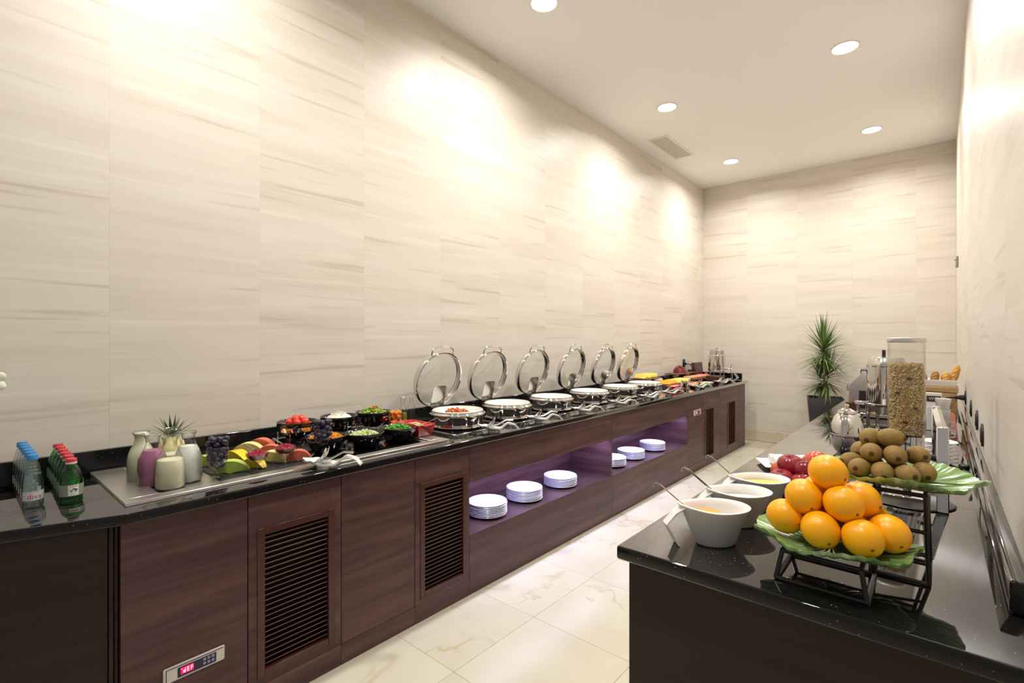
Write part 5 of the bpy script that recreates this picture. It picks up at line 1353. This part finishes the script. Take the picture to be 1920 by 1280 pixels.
MB().lathe([(0, 0), (0.035, 0), (0.045, 0.12), (0.043, 0.12), (0.033, 0.003), (0, 0.003)], 20).build('cup', 'leather_brown', t)
for k in range(5): MB().tube([(0.01 * math.cos(k), 0.01 * math.sin(k), 0.005), (0.03 * math.cos(k), 0.03 * math.sin(k), 0.17)], 0.002, 5).build('stirrer', 'wood_light', t)
t = thing('saucer_tray', 'small black tray edge at the left of the coffee machine', 'tray', (-0.62, 5.1, H + 0.18)) if False else None

# bread box, tray and loaves
bxo = thing('bread_box', 'plain light wooden bread box against the right wall', 'box', (-0.035, 5.12, H + 0.0005))
tray = MB().box(-0.135, 0.135, -0.12, 0.12, 0, 0.198).build('body', 'wood_light', bxo, bevel=0.003, bseg=2)
MB().rbox(-0.142, 0.142, -0.128, 0.128, 0.1985, 0.236, 0.002).build('lid', 'wood_light', bxo)
br = thing('bread_tray', 'white tray holding baguette halves on the bread box', 'tray', (-0.03, 5.12, H + 0.2372))
tray_geo(0.12, 0.10, 0.135, 0.115, 0.052, 0.006).build('body', 'porcelain', br, bevel=0.003, bseg=2)
def loaf(x, y, h, r, lean, m, label):
    t = thing('baguette', label, 'bread', (x, y, H + 0.2437), 0, 'baguette halves in the white tray')
    xf = Matrix.Rotation(lean, 4, 'Y')
    pts = [(0, 0, h * q) for q in (0, .1, .3, .5, .7, .85, .95, 1.0)]
    MB().tube([tuple(xf @ Vector(p)) for p in pts], [r * k for k in (.8, .95, 1, 1, .95, .8, .5, .2)], 14).build('crust', m, t)
    for k in range(3):
        c_ = xf @ Vector((0, 0, h * (.3 + .2 * k)))
        MB().ball((c_.x - r * .1, c_.y - r * .93, c_.z), (r * .7, r * .14, r * .22), 10, 6, rot=Euler((0, R(-35), 0))).build('score', 'bread_score' if m == 'bread' else 'bread', t)
loaf(-0.035, 5.07, 0.112, 0.028, R(6), 'bread_brown', 'brown seeded baguette half at the left of the bread tray')
loaf(0.028, 5.09, 0.105, 0.030, R(6), 'bread', 'shorter golden baguette half in the bread tray')
loaf(0.062, 5.13, 0.165, 0.028, R(16), 'bread', 'tallest golden baguette half leaning to the wall')
loaf(-0.095, 5.16, 0.10, 0.028, R(-8), 'bread_brown', 'brown baguette half hidden behind the granola dispenser')
# card stand and cups
cs = thing('card_stand', 'small brown card with white letters on a white stand', 'sign', (-0.03, 4.3, H + 0.0005))
MB().rbox(-0.038, 0.038, -0.02, 0.02, 0, 0.155, 0.002).build('stand', 'porcelain', cs)
MB().rbox(-0.04, 0.04, -0.012, 0.012, 0.156, 0.248, 0.002).build('holder', 'melamine', cs)
MB().rbox(-0.037, 0.037, -0.0145, -0.0122, 0.190, 0.228, 0.001).build('card', 'leather_brown', cs)
v, f = text_geo('WG', 0.026)
MB().add(v, f, Matrix(((1, 0, 0, -0.002), (0, 0, 1, -0.0148), (0, 1, 0, 0.209), (0, 0, 0, 1)))).build('lettering', 'print_white', cs, recalc=False)
cup = thing('cup', 'white cup standing upside up on the stacked cup', 'cup', (0.012, 3.9, H + 0.0005), 0, 'white cups behind the chrome post')
MB().lathe([(0, 0), (0.026, 0), (0.030, 0.004), (0.038, 0.062), (0.036, 0.062), (0.028, 0.006), (0, 0.006)], 24).build('body', 'porcelain', cup)
MB().tube([(0.036, 0, 0.05), (0.055, 0, 0.045), (0.055, 0, 0.025), (0.032, 0, 0.018)], 0.004, 6).build('handle', 'porcelain', cup)
cup['label'] = 'bottom white cup of the stack behind the chrome post'
for k in range(1, 4): dup(cup, (0.012 + .002 * (k % 2), 3.9, H + 0.0005 + k * 0.0625), k * .5, ['', 'second white cup of the stack behind the chrome post', 'third white cup of the stack behind the chrome post', 'topmost white cup of the stack behind the chrome post'][k])
nk = thing('paper_bag', 'folded pink paper sleeve beside the white cups', 'paper', (0.055, 4.06, H + 0.0005))
MB().add([(-0.03, -0.03, 0), (0.03, -0.03, 0), (0.03, 0.03, 0), (-0.03, 0.03, 0), (-0.012, -0.006, 0.16), (0.016, -0.006, 0.14), (0.016, 0.006, 0.14), (-0.012, 0.006, 0.16)], [(0, 1, 2, 3), (4, 5, 6, 7), (0, 1, 5, 4), (1, 2, 6, 5), (2, 3, 7, 6), (3, 0, 4, 7)]).build('sleeve', 'ham', nk)
MB().rbox(-0.02, 0.02, -0.0315, -0.0305, 0.02, 0.05, 0.0003).build('sticker', 'porcelain', nk)
so_me = MB().lathe([(0, 0), (0.035, 0), (0.045, 0.003), (0.07, 0.013), (0.068, 0.016), (0.04, 0.006), (0, 0.005)], 32).mesh('saucer', 'plate_white')
for k in range(6):
    o = link('saucer', so_me, None, (0.0, 3.18, H + 0.0006 + k * 0.0185)); tag(o, 'white saucer ' + ['at the bottom', 'second from the bottom', 'third from the bottom', 'third from the top', 'second from the top', 'on top'][k] + ' of the stack behind the chrome post', 'saucer', 'saucers behind the chrome post')
for k, (x, y) in enumerate(((0.083, 2.95), (0.085, 3.10))):
    t = thing('cable_adapter', ['nearer black round adapter lying by the splash', 'farther black round adapter lying by the splash'][k], 'adapter', (x, y, H + 0.0005), 0, 'black adapters')
    MB().lathe([(0, 0), (0.017, 0), (0.020, 0.004), (0.020, 0.018), (0.016, 0.022), (0, 0.022)], 20).build('body', 'black_plastic', t)
    MB().tube([(0.0, 0.018, 0.01), (0.004, 0.06, 0.006), (0.0, 0.12, 0.005)], 0.004, 6).build('lead', 'cord_black', t)

# outlets on the right wall
pl = thing('wall_outlet', '', 'outlet', (0, 0, 0), 0, 'black outlets on the right wall')
def stadium(hw, hh, n=10):
    return [(hw * math.cos(a), (hh - hw) + hw * math.sin(a)) for a in [math.pi * k / n for k in range(n + 1)]] + [(hw * math.cos(a), -(hh - hw) + hw * math.sin(a)) for a in [math.pi + math.pi * k / n for k in range(n + 1)]]
st = Matrix(((0, 0, -1, 0), (1, 0, 0, 0), (0, 1, 0, 0), (0, 0, 0, 1)))
MB().prism(stadium(0.045, 0.052), 0.0005, 0.008, st).build('cover', 'black_plastic', pl)
MB().prism(stadium(0.030, 0.034), 0.0082, 0.011, st).build('socket', 'black_gloss', pl)
for (y, z), lab in zip(((3.10, 1.112), (3.52, 1.128), (4.17, 1.12)), ('black wall outlet nearest the camera above the right splash', 'middle black wall outlet above the right splash', 'black wall outlet nearest the plugged cable')):
    put(pl, (WR, y, z), lab)
po = put(pl, (WR, 5.03, 1.11), 'black wall outlet holding the plug beside the bread box')
t = thing('power_plug', 'black plug and curved cable by the bread box', 'plug', (WR - 0.012, 4.98, 1.11))
MB().tube([(0, 0.03, 0), (-0.02, 0.02, 0), (-0.05, 0.0, 0)], [0.022, 0.018, 0.009], 10).build('plug_body', 'black_plastic', t)
MB().tube([(-0.05, 0, 0), (-0.10, -0.04, -0.004), (-0.125, -0.08, -0.04), (-0.13, -0.12, -0.10), (-0.12, -0.2, -0.150), (-0.10, -0.4, -0.158), (-0.09, -0.8, -0.158)], 0.007, 8).build('cable', 'cord_black', t)
t = thing('wall_sensor', 'tiny dark wall sensor high on the right wall', 'sensor', (WR, 7.08, 2.37))
MB().rbox(-0.022, -0.0005, -0.03, 0.03, -0.06, 0.06, 0.004).build('body', 'machine_grey', t)
MB().ball((-0.022, 0, 0.02), 0.008, 8, 6).build('lens', 'black_gloss', t)

# ------------------------------------------------------------------ potted dracaena
pp = thing('planter', 'tall tapered black square planter by the far wall', 'planter', (-1.14, 7.62, 0))
tray_geo(0.14, 0.14, 0.205, 0.205, 0.78, 0.02).build('pot', 'planter', pp, bevel=0.004, bseg=2)
pp.rotation_euler = (0, 0, R(12))
MB().box(-0.18, 0.18, -0.18, 0.18, 0.70, 0.74).build('soil', 'soil', pp)
dr = thing('dracaena', 'spiky green dracaena with two leaf tufts in the black planter', 'plant', (-1.14, 7.62, 0.741))
for k, (x, y, tx_, ty_, h) in enumerate(((-0.02, 0.0, -0.02, 0.0, 0.62), (0.04, 0.02, 0.0, 0.03, 0.26), (-0.06, 0.03, -0.06, 0.04, 0.22))):
    MB().tube([(x, y, 0), ((x + tx_) / 2 + .008, (y + ty_) / 2, h / 2), (tx_, ty_, h)], [0.017, 0.014, 0.012], 8).build('trunk', 'trunk', dr)
rl_ = random.Random(5)
leaf_n = 0
extra = MB()
def tuft(cx, cy, z0, z1, n, L, lmin, lmax):
    global leaf_n
    for k in range(n):
        q = rl_.random(); z = z0 + (z1 - z0) * q; az = rl_.uniform(0, 6.283)
        el = R(lmin + (lmax - lmin) * q ** 1.2 + rl_.uniform(-9, 9))
        b = MB() if leaf_n < 290 else extra
        blade(b, (cx, cy, z), az, el, L * rl_.uniform(.72, 1.08), 0.0088, 0.55 * (1 - q) + .08, 5)
        if leaf_n < 290: b.build('leaf', 'plant_leaf' if rl_.random() < .72 else 'plant_leaf_light', dr, recalc=False)
        leaf_n += 1
tuft(-0.02, 0.0, 0.53, 0.74, 150, 0.43, -25, 86)
tuft(0.02, 0.03, 0.20, 0.42, 140, 0.38, -28, 82)
tuft(-0.02, 0.0, 0.50, 0.72, 70, 0.42, -25, 75)
tuft(-0.06, 0.04, 0.16, 0.34, 110, 0.30, -35, 70)
extra.build('foliage', 'plant_leaf', dr, recalc=False)['kind'] = 'stuff'

# vase with white flowers at the very left edge, only a petal in frame
vs = thing('flower_vase', 'white flower reaching in at the left edge of the buffet', 'flowers', (-2.62, -0.02, H + 0.0006))
MB().lathe([(0, 0), (0.04, 0), (0.05, 0.03), (0.045, 0.10), (0.025, 0.17), (0.03, 0.2), (0.027, 0.2), (0.02, 0.17), (0, 0.02)], 24).build('vase', 'black_gloss', vs)
MB().tube([(0, 0, 0.03), (0, 0, 0.25), (0.01, 0.06, 0.39), (0.01, 0.12, 0.445)], 0.003, 6).build('stem', 'stem_green', vs)
for k in range(6):
    a = 6.283 * k / 6
    xf = Matrix.Translation((0.01, 0.130, 0.450)) @ Matrix.Rotation(a, 4, 'X') @ Matrix.Rotation(R(20), 4, 'Y')
    MB().ball((0, 0, 0.026), (0.009, 0.020, 0.027), 10, 8, xf=xf).build('petal', 'petal', vs)
